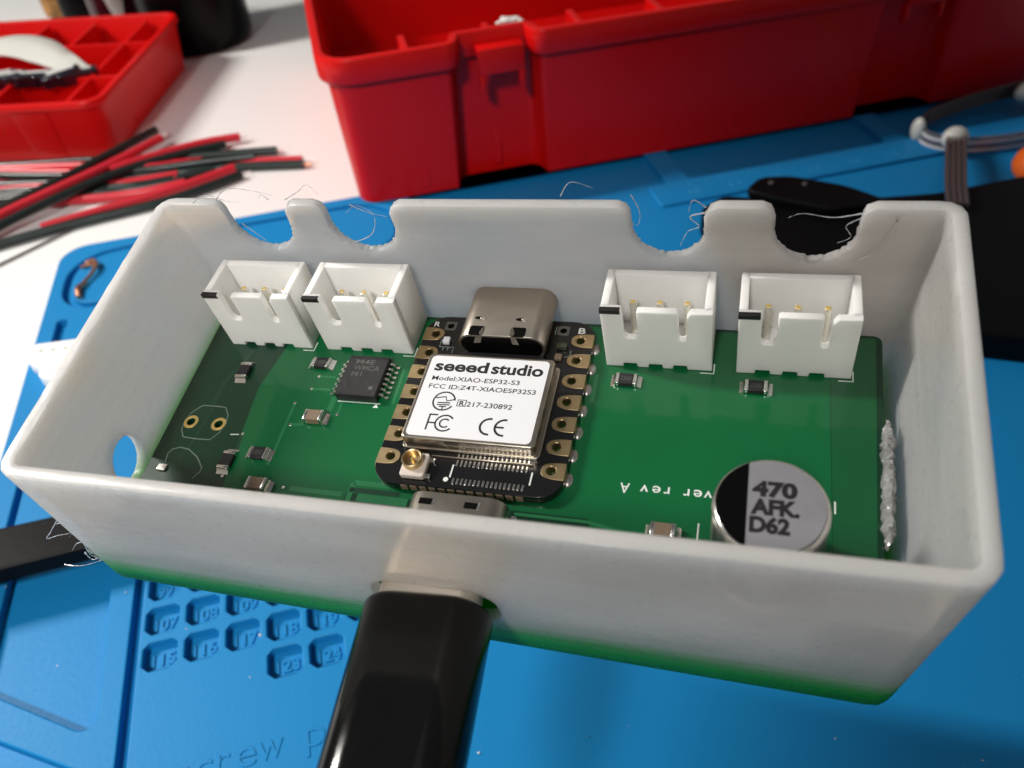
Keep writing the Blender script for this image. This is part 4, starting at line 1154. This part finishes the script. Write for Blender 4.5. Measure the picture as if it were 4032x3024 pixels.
# ================================================================== TWO-CORE WIRES ON THE DESK
def wire_pair(lab, red, black, tip_r=None, tip_b=None, z=-1.0, r=1.15):
    g = 'cut red and black wires on the desk'
    x, y = (red or black)[0][:2]
    t = thing('wire', lab, 'wire', Matrix.Translation(vec((x, y, z))), g)
    for nm, pts, mt, tip in (('red_core', red, M['redwire'], tip_r), ('black_core', black, M['blackwire'], tip_b)):
        if not pts: continue
        P = [(p[0] - x, p[1] - y, (p[2] if len(p) > 2 else 0)) for p in pts]
        o = link(nm, tube_mesh(nm, P, r, 10, n=7), mt, t)
        a, b = Vector(P[-2]), Vector(P[-1]); d = (b - a).normalized()
        if tip:
            bm = bmesh.new()
            for k in range(4):
                off = Vector((rg.uniform(-.3, .3), rg.uniform(-.3, .3), rg.uniform(-.2, .3)))
                tube_into(bm, [b - d * 0.2 + off * 0.5, b + d * (tip * 0.6) + off, b + d * tip + off * 1.6], 0.12, 5)
            link('copper_tip', bm_mesh('copper_tip', bm), M['copper'] if tip < 2 else M['silver_and_glint'], o)
wire_pair('topmost red and black wire, crossing diagonally over all the others',
          [(-48, 105.5, 2.2), (-39.6, 114.6, 2.6), (-25.0, 124.2, 3.2), (-14.5, 131.6, 3.4), (-2.6, 143.4, 3.0)], [(-49, 109, 2.2), (-40.4, 117.6, 2.6), (-26.5, 127.6, 3.2), (-17.2, 136.0, 3.4), (-4.4, 149.4, 3.0)], 2.4, None)
wire_pair('red and black wire beside the topmost one, bending right to a pointed red end',
          [(-14.5, 129.9, 2.6), (-5.5, 134.4, 2.2), (8.0, 140.0, 1.2), (18.0, 141.4, 0.6)], [(-47, 102.6, 1.4), (-39.6, 110.6, 1.8), (-25.0, 120.6, 2.4), (-11.0, 129.2, 2.2), (3, 135.4, 1.2), (14.0, 138.6, 0.4)], 2.0, None)
wire_pair('red and black wire bowed along the near side of the bundle, with shiny bare ends',
          [(-29.5, 110.6), (-16.0, 114.2), (-2.2, 117.6), (9.0, 121.6), (17.0, 125.2)], [(-46, 103.5), (-37.8, 106.2), (-20.6, 109.9), (-2.0, 112.7), (10, 116.4), (18.2, 120.2)], 1.6, 2.2)
wire_pair('red and black wire of the bundle reaching farthest right',
          [(-58, 147), (-45.6, 144.0), (-20, 136.8), (0.4, 130.4), (14, 128.2), (34.0, 122.6)], [(-58, 143), (-44, 137.4), (-22, 131.4), (-2, 127.6), (14, 125.6), (34.2, 120.2)], 2.6, 1.8)
wire_pair('red and black wire at the back of the bundle, by the red tray',
          [(-58, 151.5), (-45.6, 147.0), (-22, 140.4), (-6, 134.5), (8, 131.5)], [(-58, 153), (-46, 148.9), (-18, 142.4), (-2, 137), (10, 134.4), (27.6, 130.6)], None, 1.6)
wire_pair('red and black wire in the middle of the bundle, passing under the diagonal wires',
          [(-58, 131.5), (-44.7, 140.6), (-30, 136.2), (-16, 127.0), (2, 124.2)], [(-58, 131), (-43, 132.6), (-29, 129.2), (-12, 124.6), (0, 124.2), (12.6, 126.2)])
wire_pair('short red and black wire low in the bundle, ending past the diagonal wires',
          [(-58, 127), (-41.2, 124.2), (-30, 123.0), (-16.5, 120.6), (-6.0, 119.8), (4, 121)], [(-58, 130), (-42.3, 128.6), (-31, 126.0), (-18, 122.8), (-8, 122.2), (4, 122.8)])
wire_pair('straight red and black wire lying lowest at the left edge of the bundle',
          [(-60, 136), (-44, 134.6), (-30, 131.6), (-14, 127.0), (2, 126.2)], [(-60, 134), (-44, 131.0), (-30, 128.0), (-16, 125.2), (-4, 122.6)], z=-1.05)
wire_pair('red and black wire with its black core uppermost, second from the back of the bundle',
          [(-60, 150), (-44, 142.6), (-26, 135.6), (-10, 131.2), (6, 129.6)], [(-60, 148), (-44, 140.4), (-26, 133.6), (-8, 129.6), (8, 128.4), (22, 126.6)], z=0.3, r=1.0)
tag(link('thin_wire', tube_mesh('thin_wire', [(-50, 89, -1.8), (-36.2, 98.6, -1.75), (-25.4, 106.4, -1.7), (-20, 110.5, -1.7)], 0.32, 6), M['greywire']), 'single thin grey wire lying on the white desk in front of the wire bundle', 'wire')

# ================================================================== SMALL THINGS ON THE MAT
bm = bmesh.new()
for pts, r in (([(-14.6, 88.4, 0.7), (-13.0, 85.6, 1.0), (-13.4, 82.6, 0.9), (-15.0, 79.2, 0.7), (-15.6, 76.4, 0.5)], 0.42),
               ([(-15.4, 87.6, 0.6), (-13.6, 87.4, 1.2), (-12.6, 84.6, 1.3), (-14.0, 81.2, 0.8)], 0.40),
               ([(-14.6, 79.6, 0.5), (-15.7, 77.4, 0.9), (-15.2, 74.6, 0.5)], 0.6), ([(-16.4, 86.6, 0.4), (-14.4, 86.2, 0.9), (-12.8, 86.0, 0.6)], 0.38)):
    tube_into(bm, smooth_path(pts, 5), r, 7)
tag(link('copper_strand', bm_mesh('copper_strand', bm), M['copper']), 'short twist of bare copper strands lying on the corner of the blue mat', 'copper wire')
cx = thing('connector_shell', 'loose white connector housing on the left edge of the blue mat', 'connector', Matrix.Translation(vec((-21.0, 52.0, 0.0))) @ Matrix.Rotation(math.radians(-6), 4, 'Z'))
link('housing', plate_mesh('housing', [round_poly([(0.4, 0.2), (3.5, -1.8), (3.8, -4.6), (6.5, -6.2), (9.5, -6), (9.5, 5.2), (0.4, 5.2)], 0.5, 3), circle(2.5, 2.9, 0.55, 10), circle(4.8, 2.9, 0.55, 10), circle(7.1, 2.9, 0.55, 10)], 0.0, 3.0, 0.25, 2), M['nylon'], cx)
link('housing_floor', plate_mesh('housing_floor', [rrect(0.9, 9.0, 1.6, 4.4, 0.3, 2)], 0.02, 1.2), M['foam'], cx)
tag(link('flat_bar', plate_mesh('flat_bar', [round_poly([(-60, -1.5), (14, 0.2), (14, 7.4), (-60, 8.0)], 0.8, 3)], 3.4, 6.6, 0.5, 3), M['black']), 'flat black bar sticking out to the left from beneath the translucent box', 'tool arm')
bar = bpy.data.objects['flat_bar']
bar.rotation_euler = (0, 0, math.radians(0.8))
tool = thing('black_tool', 'black plastic tool with a rounded tip, behind the right end of the box', 'tool', Matrix.Translation(vec((150, 40, 0))))
def rel(L_): return [(a - 150, b - 40) for a, b in L_]
link('tool_body', plate_mesh('tool_body', [rel(round_poly([(112, 22), (143, 4.2), (165, -8), (240, -40), (240, 43), (184, 45.4), (164.5, 45.4), (150, 48.4), (134, 53.5), (122.8, 59.4), (116, 56)], 1.5, 3))], 0.0, 5.6, 0.6, 3), M['black'], tool)
link('tool_tip', plate_mesh('tool_tip', [rel(round_poly([(126.4, 57.0), (131.6, 60.8), (138, 59.0), (146.6, 51.6), (150, 46.0), (152, 42), (139.5, 44), (131, 51.5)], 1.8, 4))], 5.55, 7.6, 0.5, 3), M['black'], tool)
for x, y in ((132.5, 57.4), (138.8, 54.6)):
    link('rivet', lathe_mesh('rivet', [(0.55, 7.55), (0.5, 7.85), (0.2, 7.95)], x - 150, y - 40, 12, False, True), M['greywire'], tool)

# smoky ribbon lead with white blobs
rl = thing('ribbon_lead', 'looped smoky ribbon lead with milky white beads, above the black tool', 'ribbon cable', Matrix.Translation(vec((188, 72, 0))))
def rr_(L_): return [(a - 188, b - 72, c) for a, b, c in L_]
back = [(236, 80, 4.0), (222, 83.6, 3.0), (208, 84.8, 1.8), (196, 83.8, 1.0), (187.5, 81.2, 0.8), (182.6, 77.4, 0.8)]
front = [(181.2, 76.0, 1.2), (180.8, 72.0, 0.8), (183.4, 68.2, 0.8), (189, 65.6, 0.8), (198, 64.2, 0.8), (208, 64.4, 0.9), (224, 66.0, 1.2)]
down = [(184.0, 66.4, 5.0), (178.8, 60.2, 6.6), (172.4, 51.4, 7.2), (168.4, 45.6, 7.0), (163.5, 38, 7.0)]
for k in range(4):
    link('core', tube_mesh('core', [(a, b, c + k * 1.0) for a, b, c in rr_(back)], 0.5, 8), M['brownwire'], rl)
    link('core', tube_mesh('core', [(a, b, c + k * 1.0) for a, b, c in rr_(front)], 0.48, 8), M['clearwire'] if k % 2 else M['sheenwire'], rl)
    link('core', tube_mesh('core', [(a - 1.6 + k * 1.05, b + 0.5 - k * 0.45, c) for a, b, c in rr_(down)], 0.56, 8), M['brownwire'], rl)
def bead(x, y, z, rx, ry, rz):
    bm = bmesh.new(); bmesh.ops.create_uvsphere(bm, u_segments=20, v_segments=12, radius=1)
    for v in bm.verts: v.co = Vector(((x - 188 + v.co.x * rx) * U, (y - 72 + v.co.y * ry) * U, (z + v.co.z * rz) * U))
    link('bead', bm_mesh('bead', bm), M['bead'], rl)
bead(180.6, 75.4, 3.0, 1.5, 2.0, 3.0); bead(183.6, 66.2, 4.6, 3.1, 2.6, 2.7); bead(216.5, 81.5, 4.2, 5.5, 2.6, 3.0)
tag(link('orange_knob', lathe_mesh('orange_knob', [(4.6, 0), (5.6, 0.8), (6.2, 2.4), (5.8, 4.6), (4.4, 6.3), (2.4, 7.2), (0.4, 7.5)], 195.5, 51.2, 36), M['orange']), 'round orange knob peeping out behind the black tool', 'knob')
bm = bmesh.new()
for i in range(46):
    x, y = rg.uniform(-16, 120), rg.uniform(-60, 20)
    if i < 8: x, y = ((66, -50), (73, -54), (88, -50), (92, -57), (60, -42), (2, -4.5), (-6, -14), (21, -17))[i]
    k = rg.uniform(0.12, 0.34); a = rg.uniform(0, 6.28)
    q = [bm.verts.new(vec((x + k * math.cos(a + t) * rg.uniform(0.5, 1.2), y + k * math.sin(a + t) * rg.uniform(0.3, 1.0), z))) for t, z in ((0, 0.02), (2.1, 0.1), (4.2, 0.02), (1.2, 0.28))]
    for f in ((0, 1, 3), (1, 2, 3), (2, 0, 3), (2, 1, 0)): bm.faces.new([q[j] for j in f])
lint = link('lint', bm_mesh('lint', bm, smooth=False), M['paper']); lint['kind'] = 'stuff'
